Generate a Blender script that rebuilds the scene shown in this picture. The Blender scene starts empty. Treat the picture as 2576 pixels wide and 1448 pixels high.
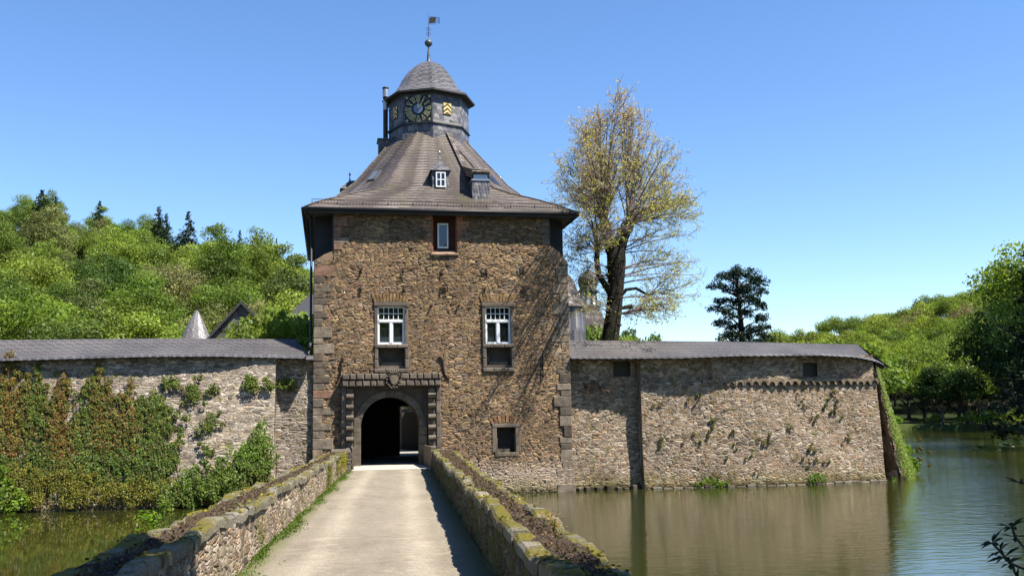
import bpy, math, random
import numpy as np
from math import sin, cos, tan, atan, radians, pi, floor, sqrt, exp
from mathutils import Vector, Matrix
RNG = np.random.default_rng(7)
random.seed(7)
SC = bpy.context.scene
COL = SC.collection

# ---------------------------------------------------------------- camera numbers
F = 2500.0; CXP = 1287.5; CYP = 724.0
YAW = radians(10.5); PITCH = atan(329 / F); ROLL = -0.018
CROT = Matrix.Rotation(-YAW, 3, 'Z') @ Matrix.Rotation(pi / 2 + PITCH, 3, 'X') @ Matrix.Rotation(ROLL, 3, 'Z')
CAM = Vector((-2.4536, -40.3958, 1.75))
def ray(x, y): return CROT @ Vector(((x - CXP) / F, -(y - CYP) / F, -1))
def atY(x, y, Y):
    d = ray(x, y); t = (Y - CAM.y) / d.y; return CAM + d * t
def atD(px, y, d):       # point seen towards (px, y) at forward distance d
    r = ray(px, y); f = Vector((sin(YAW), cos(YAW), 0)); return CAM + r * (d / r.dot(f))
def fan(px, d):
    return (CAM.x + sin(YAW) * d + cos(YAW) * d * (px - CXP) / F, CAM.y + cos(YAW) * d - sin(YAW) * d * (px - CXP) / F)
def zat(px, y, d): return 1.75 + ((1053 - .018 * (px - 1287)) - y) * d / F
def lerp_tab(T, x):
    if x <= T[0][0]: return T[0][1]
    for (a, b), (c, d) in zip(T, T[1:]):
        if x <= c: return b + (d - b) * (x - a) / (c - a)
    return T[-1][1]

# ---------------------------------------------------------------- tagging
def tag(o, label=None, cat=None, group=None, kind=None):
    if label: o['label'] = label
    if cat: o['category'] = cat
    if group: o['group'] = group
    if kind: o['kind'] = kind
    return o
def empty(name, loc=(0, 0, 0), rz=0, parent=None):
    o = bpy.data.objects.new(name, None); COL.objects.link(o); o.location = loc; o.rotation_euler = (0, 0, rz)
    o.empty_display_size = .3
    if parent: o.parent = parent
    return o
def link(name, me, parent=None, mat=None):
    o = bpy.data.objects.new(name, me); COL.objects.link(o)
    if parent is not None:
        o.parent = parent
    if mat is not None:
        for m in (mat if isinstance(mat, (list, tuple)) else [mat]): me.materials.append(m)
    return o
def copy_tree(o, parent=None):
    c = o.copy(); COL.objects.link(c); c.parent = parent
    for ch in list(o.children): copy_tree(ch, c)
    return c

# ---------------------------------------------------------------- mesh builder
class MB:
    def __init__(s): s.v = []; s.f = []; s.mi = []; s.c = []; s.sm = []
    def add(s, vs, fs, mi=0, c=(1, 1, 1), smooth=False):
        b = len(s.v); s.v += [tuple(v) for v in vs]
        for f in fs: s.f.append([b + i for i in f]); s.mi.append(mi); s.c.append(c); s.sm.append(smooth)
    def box(s, x0, y0, z0, x1, y1, z1, mi=0, c=(1, 1, 1), j=0.0, M=None):
        vs = [Vector((x, y, z)) for z in (z0, z1) for y in (y0, y1) for x in (x0, x1)]
        if j: vs = [v + Vector((random.uniform(-j, j), random.uniform(-j, j), random.uniform(-j, j))) for v in vs]
        if M is not None: vs = [M @ v for v in vs]
        s.add(vs, [(0, 2, 3, 1), (4, 5, 7, 6), (0, 1, 5, 4), (2, 6, 7, 3), (0, 4, 6, 2), (1, 3, 7, 5)], mi, c)
    def block(s, x0, y0, z0, x1, y1, z1, b=.02, mi=0, c=(1, 1, 1), j=0.0, M=None):
        # box whose front (-Y) face is pillowed / bevelled
        o = [(x0, z0), (x1, z0), (x1, z1), (x0, z1)]; i = [(x0 + b, z0 + b), (x1 - b, z0 + b), (x1 - b, z1 - b), (x0 + b, z1 - b)]
        jj = lambda: random.uniform(-j, j)
        vs = [Vector((x, y1, z)) for x, z in o] + [Vector((x, y0 + b, z)) for x, z in o] + [Vector((x + jj(), y0 + jj() * .5, z + jj())) for x, z in i]
        if M is not None: vs = [M @ v for v in vs]
        fs = [(8, 9, 10, 11)] + [(k, (k + 1) % 4, 4 + (k + 1) % 4, 4 + k) for k in range(4)] + [(4 + k, 4 + (k + 1) % 4, 8 + (k + 1) % 4, 8 + k) for k in range(4)] + [(3, 2, 1, 0)]
        s.add(vs, fs, mi, c)
    def quad(s, a, b, c_, d, mi=0, c=(1, 1, 1)): s.add([a, b, c_, d], [(0, 1, 2, 3)], mi, c)
    def prism(s, pts, d, mi=0, c=(1, 1, 1)):   # closed polygon extruded by vector d
        n = len(pts); P = [Vector(p) for p in pts]; d = Vector(d)
        s.add(P + [p + d for p in P], [tuple(range(n))[::-1], tuple(range(n, 2 * n))] + [(k, (k + 1) % n, n + (k + 1) % n, n + k) for k in range(n)], mi, c)
    def tube(s, pts, r, n=8, mi=0, c=(1, 1, 1), cap=True):
        pts = [Vector(p) for p in pts]; m = len(pts); rs = r if isinstance(r, (list, tuple)) else [r] * m
        vs = []; up = Vector((0.13, .21, .97)); last = None
        for k in range(m):
            t = (pts[min(k + 1, m - 1)] - pts[max(k - 1, 0)]).normalized()
            a = (last if last is not None else t.cross(up)); a = (a - t * a.dot(t))
            if a.length < 1e-5: a = t.cross(Vector((1, 0, 0)))
            a.normalize(); last = a; b = t.cross(a)
            for q in range(n):
                w = 2 * pi * q / n; vs.append(pts[k] + (a * cos(w) + b * sin(w)) * rs[k])
        fs = [(k * n + q, k * n + (q + 1) % n, (k + 1) * n + (q + 1) % n, (k + 1) * n + q) for k in range(m - 1) for q in range(n)]
        if cap: fs += [tuple(range(n))[::-1], tuple((m - 1) * n + q for q in range(n))]
        s.add(vs, fs, mi, c, True)
    def lathe(s, prof, cx=0, cy=0, n=16, a0=0.0, mi=0, c=(1, 1, 1), smooth=False):
        vs = [(cx + r * cos(a0 + 2 * pi * q / n), cy + r * sin(a0 + 2 * pi * q / n), z) for r, z in prof for q in range(n)]
        fs = [(k * n + q, k * n + (q + 1) % n, (k + 1) * n + (q + 1) % n, (k + 1) * n + q) for k in range(len(prof) - 1) for q in range(n)]
        s.add(vs, fs, mi, c, smooth)
    def mesh(s, name, uvz=1.0):
        me = bpy.data.meshes.new(name); me.from_pydata(s.v, [], s.f); me.update()
        uv = me.uv_layers.new(name='UVMap'); ca = me.color_attributes.new('Col', 'FLOAT_COLOR', 'CORNER')
        me.polygons.foreach_set('material_index', s.mi); me.polygons.foreach_set('use_smooth', s.sm)
        Z = Vector((0, 0, 1)); U = []; Cc = []
        for p, c in zip(me.polygons, s.c):
            n = p.normal
            if abs(n.z) > .985: h = Vector((1, 0, 0)); w = Vector((0, 1, 0)); fl = True
            else: h = Z.cross(n).normalized(); fl = False
            for li in p.loop_indices:
                q = me.vertices[me.loops[li].vertex_index].co
                U += [q.dot(h), q.y if fl else (uvz(q.z) if callable(uvz) else q.z * uvz)]; Cc += [c[0], c[1], c[2], 1]
        uv.data.foreach_set('uv', U); ca.data.foreach_set('color', Cc)
        return me
    def build(s, name, mat, parent=None, uvz=1.0):
        return link(name, s.mesh(name, uvz), parent, mat)

def grid_wall(name, fn, u0, u1, v0, v1, step, mat, parent=None, holes=(), du=0.0, dv=0.0):
    """dense sheet: fn(u, v) -> point; holes = rectangles (u0, u1, v0, v1) left open"""
    us = list(np.linspace(u0, u1, max(2, int((u1 - u0) / step) + 1))); vs = list(np.linspace(v0, v1, max(2, int((v1 - v0) / step) + 1)))
    for h in holes:
        for w in h[:2]:
            if u0 < w < u1: us[min(range(len(us)), key=lambda i: abs(us[i] - w))] = w
        for w in h[2:]:
            if v0 < w < v1: vs[min(range(len(vs)), key=lambda i: abs(vs[i] - w))] = w
    nu = len(us); nv = len(vs)
    co = [fn(u, v) for v in vs for u in us]
    fs = []
    for j in range(nv - 1):
        vm = (vs[j] + vs[j + 1]) / 2
        for i in range(nu - 1):
            um = (us[i] + us[i + 1]) / 2
            if any(a < um < b and c < vm < d for a, b, c, d in holes): continue
            fs.append((j * nu + i, j * nu + i + 1, (j + 1) * nu + i + 1, (j + 1) * nu + i))
    me = bpy.data.meshes.new(name); me.from_pydata(co, [], fs)
    uv = me.uv_layers.new(name='UVMap')
    li = np.empty(len(me.loops), dtype=np.int32); me.loops.foreach_get('vertex_index', li)
    uu = np.array([(u + du, v + dv) for v in vs for u in us], dtype=np.float32)
    uv.data.foreach_set('uv', uu[li].ravel())
    me.polygons.foreach_set('use_smooth', [True] * len(me.polygons)); me.update()
    return link(name, me, parent, mat)

# ---------------------------------------------------------------- node helpers
class NT:
    def __init__(s, name, disp=False):
        s.m = bpy.data.materials.new(name); s.m.use_nodes = True; s.t = s.m.node_tree; s.t.nodes.clear()
        s.out = s.t.nodes.new('ShaderNodeOutputMaterial')
        if disp: s.m.displacement_method = 'BOTH'
    def n(s, typ, **kw):
        nd = s.t.nodes.new(typ)
        for k, v in kw.items():
            if k.startswith('i_'):
                key = k[2:]; key = int(key) if key.isdigit() else key.replace('_', ' ')
                s.set(nd.inputs[key], v)
            else: setattr(nd, k, v)
        return nd
    def set(s, sock, v):
        if isinstance(v, bpy.types.NodeSocket): s.t.links.new(v, sock)
        elif isinstance(v, bpy.types.Node): s.t.links.new(v.outputs[0], sock)
        else:
            if isinstance(v, (tuple, list)) and len(v) == 3 and sock.type == 'RGBA': v = (*v, 1)
            sock.default_value = v
    def math(s, op, a, b=0.0, c=0.0, clamp=False):
        nd = s.t.nodes.new('ShaderNodeMath'); nd.operation = op; nd.use_clamp = clamp
        s.set(nd.inputs[0], a); s.set(nd.inputs[1], b)
        if op in ('MULTIPLY_ADD', 'WRAP', 'SMOOTH_MIN'): s.set(nd.inputs[2], c)
        return nd.outputs[0]
    def vmath(s, op, a, b=(0, 0, 0)):
        nd = s.t.nodes.new('ShaderNodeVectorMath'); nd.operation = op; s.set(nd.inputs[0], a); s.set(nd.inputs[1], b); return nd.outputs[0]
    def mr(s, v, a, b, c=0.0, d=1.0, smooth=False):
        nd = s.t.nodes.new('ShaderNodeMapRange'); nd.interpolation_type = 'SMOOTHSTEP' if smooth else 'LINEAR'
        for k, x in enumerate((v, a, b, c, d)): s.set(nd.inputs[k], x)
        return nd.outputs[0]
    def mix(s, f, a, b, mode='MIX'):
        nd = s.t.nodes.new('ShaderNodeMix'); nd.data_type = 'RGBA'; nd.blend_type = mode
        s.set(nd.inputs[0], f); s.set(nd.inputs[6], a); s.set(nd.inputs[7], b); return nd.outputs[2]
    def noise(s, vec, scale, det=4, rough=.55, dims='3D'):
        nd = s.n('ShaderNodeTexNoise', noise_dimensions=dims); s.set(nd.inputs['Vector'], vec)
        nd.inputs['Scale'].default_value = scale; nd.inputs['Detail'].default_value = det; nd.inputs['Roughness'].default_value = rough
        return nd.outputs['Fac']
    def ramp(s, f, stops, interp='LINEAR'):
        nd = s.t.nodes.new('ShaderNodeValToRGB'); cr = nd.color_ramp; cr.interpolation = interp
        while len(cr.elements) < len(stops): cr.elements.new(.5)
        for e, (p, c) in zip(cr.elements, stops): e.position = p; e.color = (*c, 1)
        s.set(nd.inputs[0], f); return nd.outputs[0]
    def uv(s): return s.n('ShaderNodeUVMap', uv_map='UVMap').outputs[0]
    def obj(s): return s.n('ShaderNodeTexCoord').outputs['Object']
    def attr(s, nm='Col'): return s.n('ShaderNodeAttribute', attribute_name=nm).outputs['Color']
    def bump(s, h, dist=.02, strength=1.0, nrm=None):
        nd = s.n('ShaderNodeBump'); nd.inputs['Distance'].default_value = dist; nd.inputs['Strength'].default_value = strength; s.set(nd.inputs['Height'], h)
        if nrm is not None: s.set(nd.inputs['Normal'], nrm)
        return nd.outputs[0]
    def bsdf(s, col, rough=.9, nrm=None, spec=.3, **kw):
        nd = s.n('ShaderNodeBsdfPrincipled'); a_ = kw.pop('alb', .62)
        if not isinstance(col, (bpy.types.NodeSocket, bpy.types.Node)): col = tuple(q * a_ for q in col)
        else: col = s.mix(1, col, (a_, a_, a_), 'MULTIPLY')
        s.set(nd.inputs['Base Color'], col); s.set(nd.inputs['Roughness'], rough)
        s.set(nd.inputs['Specular IOR Level'], spec)
        if nrm is not None: s.set(nd.inputs['Normal'], nrm)
        for k, v in kw.items(): s.set(nd.inputs[k.replace('_', ' ')], v)
        s.t.links.new(nd.outputs[0], s.out.inputs[0]); return nd

def scale(c, k): return tuple(min(1, x * k) for x in c)
def stone_mat(name, pal, mortar, sw=.34, sh=.115, disp=.035, low=None, stain=.35, moss=0.0, dark=None):
    t = NT(name, True); uv = t.uv()
    w1 = t.n('ShaderNodeTexNoise', noise_dimensions='2D'); t.set(w1.inputs['Vector'], uv); w1.inputs['Scale'].default_value = 1.3; w1.inputs['Detail'].default_value = 3
    w = t.vmath('MULTIPLY', t.vmath('SUBTRACT', w1.outputs['Color'], (.5, .5, .5)), (.5, .16, 0))
    w2 = t.n('ShaderNodeTexNoise', noise_dimensions='2D'); t.set(w2.inputs['Vector'], uv); w2.inputs['Scale'].default_value = 9; w2.inputs['Detail'].default_value = 2
    w = t.vmath('ADD', w, t.vmath('MULTIPLY', t.vmath('SUBTRACT', w2.outputs['Color'], (.5, .5, .5)), (.07, .05, 0)))
    p = t.vmath('ADD', uv, w)
    def layer(a, b, rnd=.85):
        q = t.vmath('MULTIPLY', p, (1 / a, 1 / b, 0))
        A = t.n('ShaderNodeTexVoronoi', voronoi_dimensions='2D', feature='F1'); t.set(A.inputs['Vector'], q); A.inputs['Scale'].default_value = 1; A.inputs['Randomness'].default_value = rnd
        B = t.n('ShaderNodeTexVoronoi', voronoi_dimensions='2D', feature='DISTANCE_TO_EDGE'); t.set(B.inputs['Vector'], q); B.inputs['Scale'].default_value = 1; B.inputs['Randomness'].default_value = rnd
        return A.outputs['Color'], B.outputs['Distance']
    c1, d1 = layer(sw, sh); c2, d2 = layer(sw * 1.35, sh * 1.9)
    m = t.mr(t.noise(uv, .9, 3, .5, '2D'), .5, .53)
    cc = t.mix(m, c1, c2); dd = t.n('ShaderNodeMix'); t.set(dd.inputs[0], m); t.set(dd.inputs[2], d1); t.set(dd.inputs[3], d2); dd = dd.outputs[0]
    sep = t.n('ShaderNodeSeparateColor'); t.set(sep.inputs[0], cc); r, g, b = sep.outputs
    n = len(pal)
    col = t.ramp(r, [(i / n, c) for i, c in enumerate(pal)], 'CONSTANT')
    fine = t.noise(uv, 26, 5, .65, '2D'); mid = t.noise(uv, 5, 4, .6, '2D'); big = t.noise(uv, .55, 4, .55, '2D')
    col = t.mix(1, col, t.ramp(g, [(0, (.62, .62, .62)), (1, (1.35, 1.35, 1.35))]), 'MULTIPLY')
    col = t.mix(1, col, t.ramp(fine, [(.25, (.6, .6, .6)), (.75, (1.3, 1.3, 1.3))]), 'MULTIPLY')
    edge = t.mr(dd, .02, .10, 0, 1, True)
    mort = t.mix(t.mr(mid, .42, .6), scale(mortar, .35), mortar)
    col = t.mix(edge, mort, col)
    col = t.mix(stain, col, t.mix(1, col, t.ramp(big, [(.3, (.55, .52, .5)), (.7, (1.45, 1.4, 1.35))]), 'MULTIPLY'))
    sx = t.n('ShaderNodeSeparateXYZ'); t.set(sx.inputs[0], uv)
    if low is not None:
        f = t.mr(t.math('ADD', sx.outputs[1], t.math('MULTIPLY', mid, 1.3)), low[0] + .35, low[0] + 1.1, 1, 0)
        col = t.mix(t.math('MULTIPLY', f, low[2]), col, t.mix(1, low[1], t.ramp(fine, [(.3, (.6, .6, .6)), (.7, (1.3, 1.3, 1.3))]), 'MULTIPLY'))
    if moss:
        f = t.mr(t.noise(uv, 1.7, 5, .7, '2D'), .62 - moss * .3, .75 - moss * .2, 0, 1)
        col = t.mix(t.math('MULTIPLY', f, .85), col, t.mix(fine, (.05, .06, .012), (.20, .19, .03)))
    wz = t.math('ADD', sx.outputs[1], t.math('MULTIPLY', big, .7)); alg = t.mr(wz, -.75, -.15, .75, 0); col = t.mix(alg, col, t.mix(1, col, (.62, .66, .38), 'MULTIPLY'))
    wet = t.mr(t.math('ADD', sx.outputs[1], t.math('MULTIPLY', mid, .3)), -1.08, -.85, .28, 1)
    col = t.mix(1, col, wet, 'MULTIPLY')
    h = t.math('MULTIPLY', t.mr(dd, 0, .24, 0, 1, True), t.mr(b, 0, 1, .3, 1.1))
    h = t.math('ADD', h, t.math('MULTIPLY', mid, .45)); h = t.math('ADD', h, t.math('MULTIPLY', fine, .22))
    t.bsdf(col, .93, None, .15)
    dn = t.n('ShaderNodeDisplacement'); t.set(dn.inputs['Height'], h); dn.inputs['Midlevel'].default_value = .5; dn.inputs['Scale'].default_value = disp
    t.t.links.new(dn.outputs[0], t.out.inputs[2])
    return t.m

def ashlar_mat(name, base, var=.25, rough=.9, tint=None, attr=True, b=.006):
    t = NT(name); o = t.obj(); a = t.noise(o, 3.5, 5, .65); f = t.noise(o, 30, 4, .65)
    col = t.mix(1, base, t.ramp(a, [(.25, (1 - var * 1.6,) * 3), (.75, (1 + var,) * 3)]), 'MULTIPLY')
    if tint: col = t.mix(t.mr(t.noise(o, 1.6, 4), .5, .62), col, tint)
    col = t.mix(1, col, t.ramp(f, [(.3, (.75,) * 3), (.7, (1.2,) * 3)]), 'MULTIPLY')
    if attr: col = t.mix(1, col, t.attr(), 'MULTIPLY')
    t.bsdf(col, rough, t.bump(t.math('ADD', a, t.math('MULTIPLY', f, .5)), b, 1.0), .2); return t.m

def slate_mat(name, pal, h=.17, w=.24, skew=.35, rough=.5, moss=None, wav=.22, bump=.02, spec=.28):
    t = NT(name); uv = t.uv(); sx = t.n('ShaderNodeSeparateXYZ'); t.set(sx.inputs[0], uv); u, v = sx.outputs[0], sx.outputs[1]; gk = .5 if moss else 1.0
    u2 = t.math('ADD', u, t.math('MULTIPLY', v, skew)); vv = t.math('ADD', t.math('DIVIDE', v, h), t.math('MULTIPLY', u, .9 * abs(skew)))
    x0 = t.math('DIVIDE', u2, w)
    vs = t.math('SUBTRACT', vv, t.math('MULTIPLY', t.math('COSINE', t.math('MULTIPLY', x0, 2 * pi)), wav))
    row = t.math('FLOOR', vs); x1 = t.math('ADD', x0, t.math('MULTIPLY', row, 0.0)); colm = t.math('FLOOR', t.math('ADD', x1, .5))
    fy = t.math('FRACT', vs); fx = t.math('FRACT', t.math('ADD', x1, .5))
    cb = t.n('ShaderNodeCombineXYZ'); t.set(cb.inputs[0], colm); t.set(cb.inputs[1], row)
    wn = t.n('ShaderNodeTexWhiteNoise', noise_dimensions='2D'); t.set(wn.inputs['Vector'], cb)
    sp = t.n('ShaderNodeSeparateColor'); t.set(sp.inputs[0], wn.outputs['Color'])
    n = len(pal); col = t.ramp(sp.outputs[0], [(i / n, c) for i, c in enumerate(pal)], 'CONSTANT')
    o = t.obj(); big = t.noise(o, .45, 4, .6); fine = t.noise(o, 14, 4, .65)
    col = t.mix(1, col, t.ramp(big, [(.3, (.7,) * 3), (.7, (1.3,) * 3)]), 'MULTIPLY')
    if moss: col = t.mix(t.mr(t.noise(o, 2.6, 5, .7), .55, .72, 0, .55), col, (.24, .19, .16))
    col = t.mix(1, col, t.ramp(fine, [(.3, (.78,) * 3), (.7, (1.2,) * 3)]), 'MULTIPLY')
    if moss: col = t.mix(t.mr(t.math('ADD', t.noise(o, .8, 5, .7), t.math('MULTIPLY', fine, .15)), .62, .8, 0, .7), col, moss)
    gap = t.math('MAXIMUM', t.mr(fy, .80, 1.0, 0, .8 * gk), t.mr(t.math('ABSOLUTE', t.math('SUBTRACT', fx, .5)), .45, .5, 0, .7))  # dark joints, plus occlusion painted in under each overlapping slate row
    col = t.mix(gap, col, t.mix(1, col, (.38, .38, .38), 'MULTIPLY'))
    hh = t.math('ADD', t.math('SUBTRACT', 1.0, fy), t.math('MULTIPLY', sp.outputs[1], .5)); hh = t.math('ADD', hh, t.math('MULTIPLY', fine, .15))
    r = t.mr(sp.outputs[2], 0, 1, rough - .1, rough + .15)
    t.bsdf(col, r, t.bump(hh, bump, 1.0), spec); return t.m

def plain_mat(name, c, rough=.6, metal=0.0, var=.15, spec=.4, b=0.0, sc=8, alb=.7):
    t = NT(name); n = t.noise(t.obj(), sc, 4, .6)
    col = t.mix(1, c, t.ramp(n, [(.25, (1 - var,) * 3), (.75, (1 + var,) * 3)]), 'MULTIPLY')
    t.bsdf(col, rough, t.bump(n, b, 1.0) if b else None, spec, Metallic=metal, alb=alb); return t.m

def leaf_mat(name, cols, trans=.35, var=.35, k_=1.0):
    """cols: ramp over a per-object random; Col attribute varies leaf by leaf"""
    t = NT(name); oi = t.n('ShaderNodeObjectInfo')
    col = t.ramp(oi.outputs['Random'], [(i / max(1, len(cols) - 1), c) for i, c in enumerate(cols)])
    col = t.mix(1, col, t.attr(), 'MULTIPLY'); col = t.mix(1, col, (.72 * k_, .71 * k_, .68 * k_), 'MULTIPLY')
    d = t.n('ShaderNodeBsdfDiffuse'); t.set(d.inputs[0], col)
    tr = t.n('ShaderNodeBsdfTranslucent'); t.set(tr.inputs[0], t.mix(1, col, (1.25, 1.3, .7), 'MULTIPLY'))
    g = t.n('ShaderNodeBsdfGlossy'); g.inputs['Roughness'].default_value = .45; t.set(g.inputs[0], (.6, .62, .55))
    m = t.n('ShaderNodeMixShader'); m.inputs[0].default_value = trans; t.set(m.inputs[1], d.outputs[0]); t.set(m.inputs[2], tr.outputs[0])
    m2 = t.n('ShaderNodeMixShader'); m2.inputs[0].default_value = .015; t.set(m2.inputs[1], m.outputs[0]); t.set(m2.inputs[2], g.outputs[0])
    t.t.links.new(m2.outputs[0], t.out.inputs[0]); return t.m

# ---------------------------------------------------------------- foliage meshes
def leaf_mesh(name, P, N, size, cols, aspect=.6, extra=None):
    """one bent quad (rhombus) per leaf"""
    n = len(P); N = N / np.maximum(1e-6, np.linalg.norm(N, axis=1))[:, None]
    R = RNG.normal(size=(n, 3)); T = np.cross(N, R); T /= np.maximum(1e-6, np.linalg.norm(T, axis=1))[:, None]; B = np.cross(N, T)
    s = (np.asarray(size) * np.ones(n))[:, None]
    V = np.stack([P - T * s * .5, P - B * s * aspect * .5 - N * s * .08, P + T * s * .5, P + B * s * aspect * .5 - N * s * .08], 1).reshape(-1, 3)
    me = bpy.data.meshes.new(name); me.vertices.add(4 * n); me.loops.add(4 * n); me.polygons.add(n)
    me.vertices.foreach_set('co', V.astype(np.float32).ravel()); me.loops.foreach_set('vertex_index', np.arange(4 * n, dtype=np.int32))
    me.polygons.foreach_set('loop_start', np.arange(0, 4 * n, 4, dtype=np.int32)); me.polygons.foreach_set('loop_total', np.full(n, 4, dtype=np.int32))
    me.update(calc_edges=True); me.validate()
    ca = me.color_attributes.new('Col', 'FLOAT_COLOR', 'CORNER')
    C = np.concatenate([np.clip(cols, 0, 4), np.ones((n, 1))], 1); ca.data.foreach_set('color', np.repeat(C, 4, 0).astype(np.float32).ravel())
    return me
def unit(n):
    d = RNG.normal(size=(n, 3)); return d / np.linalg.norm(d, axis=1)[:, None]
def leafcols(n, base=(1, 1, 1), v=.25, hue=.12):
    k = 1 + RNG.normal(0, v, (n, 1)); h = RNG.normal(0, hue, (n, 1))
    return np.clip(np.array(base)[None, :] * k * np.concatenate([1 + h, np.ones((n, 1)), 1 - h * .5], 1), .1, 3)
def crown_broad(name, R, H, z0, nb, nl, ls, seed, gap=.0):
    global RNG; RNG = np.random.default_rng(seed)
    d = unit(nb); d[:, 2] = np.where(d[:, 2] < -.35, -d[:, 2] * .6, d[:, 2])
    rr = RNG.uniform(.45, 1.0, nb) ** .6
    C = d * rr[:, None] * np.array([R * .78, R * .78, H * .42]); C[:, 2] += z0 + H * .5
    br = RNG.uniform(.15, .40, nb) * R; tone = 1 + RNG.normal(0, .24, nb)
    k = RNG.choice(nb, nl, p=br ** 2 / (br ** 2).sum()); dd = unit(nl); dd[:, 2] = dd[:, 2] * .8 + .12
    P = C[k] + dd * (br[k] * (.66 + .46 * RNG.random(nl)) + RNG.normal(0, .025 * R, nl))[:, None] * np.array([1, 1, .72])
    N = dd + RNG.normal(0, .5, (nl, 3)); c = leafcols(nl, v=.13, hue=.07) * tone[k][:, None]
    return leaf_mesh(name, P, N, ls * RNG.uniform(.6, 1.3, nl), c)
def crown_spruce(name, R, H, z0, nl, ls, seed, tiers=16, droop=.35):
    global RNG; RNG = np.random.default_rng(seed)
    P = []; N = []
    nbr = tiers * 14
    for i in range(nbr):
        t = (i + .5) / nbr; z = z0 + H * (1 - (1 - t) ** .95); r = R * (1 - t) ** .85 * RNG.uniform(.6, 1.1) + .12; a = RNG.uniform(0, 2 * pi); m = max(6, int(nl / nbr * (1 - t) * 2))
        s = RNG.uniform(.1, 1, m); sp = RNG.normal(0, .14 * r + .1, m) * (1.1 - s)
        x = cos(a) * s * r - sin(a) * sp; y = sin(a) * s * r + cos(a) * sp; zz = z - droop * r * s ** 1.3 + RNG.normal(0, .06 + .03 * r, m)
        P.append(np.stack([x, y, zz], 1)); N.append(np.stack([RNG.normal(0, .5, m), RNG.normal(0, .5, m), np.ones(m)], 1))
    P = np.concatenate(P); N = np.concatenate(N); return leaf_mesh(name, P, N, ls * RNG.uniform(.6, 1.3, len(P)), leafcols(len(P)), .4)
def clump(name, pts, rad, nl, ls, seed, base=(1, 1, 1), flat=1.0, aspect=.6):
    """irregular bush from several blob centres (world points)"""
    global RNG; RNG = np.random.default_rng(seed)
    C = np.array([tuple(p) for p in pts], float); r = np.array(rad, float) * np.ones(len(C))
    sub = 14; sc = []; sr = []
    for c, q in zip(C, r):
        d = unit(sub); d[:, 2] = np.abs(d[:, 2]) * .9 - .15
        sc.append(c + d * q * RNG.uniform(.35, .85, (sub, 1)) * np.array([1, flat, 1])); sr.append(q * RNG.uniform(.25, .45, sub))
    sc = np.concatenate(sc); sr = np.concatenate(sr); k = RNG.choice(len(sc), nl, p=sr ** 2 / (sr ** 2).sum()); dd = unit(nl)
    P = sc[k] + dd * (sr[k] * RNG.uniform(.6, 1.1, nl))[:, None] * np.array([1, flat, .85]); tone = 1 + RNG.normal(0, .15, len(sc))
    return leaf_mesh(name, P, dd + RNG.normal(0, .5, (nl, 3)), ls * RNG.uniform(.6, 1.35, nl), leafcols(nl, base) * tone[k][:, None], aspect)

#@@MATERIALS
PAL_T = [(.36, .22, .11), (.30, .19, .11), (.43, .27, .13), (.24, .15, .09), (.40, .25, .15), (.50, .33, .16), (.30, .20, .12), (.28, .21, .15), (.46, .30, .19), (.36, .20, .12)]
PAL_W = [(.36, .27, .20), (.44, .34, .26), (.30, .22, .16), (.52, .43, .34), (.40, .27, .17), (.26, .20, .16), (.47, .38, .31), (.34, .22, .14)]
PAL_L = [(.34, .27, .21), (.42, .35, .28), (.28, .22, .18), (.50, .43, .37), (.38, .29, .21), (.24, .19, .16)]
PAL_T = [tuple(q * k for q, k in zip(c, (.76, .80, .82))) for c in PAL_T]
PAL_W = [tuple(q * k for q, k in zip(c, (.90, .90, .85))) for c in PAL_W]
PAL_L = [tuple(q * k for q, k in zip(c, (1.02, 1.02, .97))) for c in PAL_L]
M = {}
M['tower'] = stone_mat('rubble_tower', PAL_T, (.31, .24, .16), .215, .064, .05, low=(-.2, (.50, .40, .31), .75))
M['wallR'] = stone_mat('rubble_right', PAL_W, (.60, .50, .36), .19, .064, .04, moss=.12)
M['wallL'] = stone_mat('rubble_left', PAL_L, (.62, .56, .45), .24, .055, .04, moss=.2)
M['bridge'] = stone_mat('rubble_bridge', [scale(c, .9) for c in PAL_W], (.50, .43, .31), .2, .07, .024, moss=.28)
M['bridge_mossy_shade'] = stone_mat('rubble_mossy_shade', [scale(c, .45) for c in PAL_W], (.14, .12, .08), .22, .075, .035, moss=.75)  # stone and mortar darkened to paint in the inner face's shade, plus moss
M['quoin'] = ashlar_mat('quoin_stone', (.22, .182, .138), .4, b=.02)
M['portal'] = ashlar_mat('portal_stone', (.14, .118, .092), .3, b=.012)
M['surround'] = ashlar_mat('window_stone', (.15, .125, .10), .25)
M['sand'] = ashlar_mat('red_sandstone', (.50, .22, .13), .22)
M['slab'] = ashlar_mat('threshold_slab', (.62, .55, .44), .12, attr=False)
M['slateG'] = slate_mat('slate_grey', [(.145, .13, .122), (.108, .097, .092), (.185, .165, .155), (.127, .114, .108)], .19, .27, .55, .5, None, .24, .03)
M['slateB'] = slate_mat('slate_roof_brown', [(.082, .058, .043), (.052, .038, .03), (.11, .08, .06), (.072, .053, .04), (.28, .235, .205), (.055, .041, .032), (.092, .067, .05), (.15, .113, .088), (.065, .048, .037)], .17, .22, .55, .5, (.09, .08, .03), .45, .0015)
M['slateT'] = slate_mat('slate_turret', [(.13, .125, .14), (.19, .18, .185), (.095, .09, .105), (.27, .255, .25), (.15, .14, .135)], .12, .17, .3, .42, None, .15, .02)
M['slateP'] = slate_mat('slate_pale', [(.21, .19, .19), (.17, .155, .16), (.27, .245, .24)], .16, .22, .1, .35, None, .15, .01)
M['lead'] = plain_mat('lead_grey', (.10, .11, .12), .5, .3)
M['metal'] = plain_mat('dark_metal', (.035, .033, .034), .5, .5)
M['rust'] = plain_mat('rusty_rail', (.055, .035, .03), .7, .3)
M['zinc'] = plain_mat('zinc', (.42, .43, .45), .35, .7)
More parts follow.
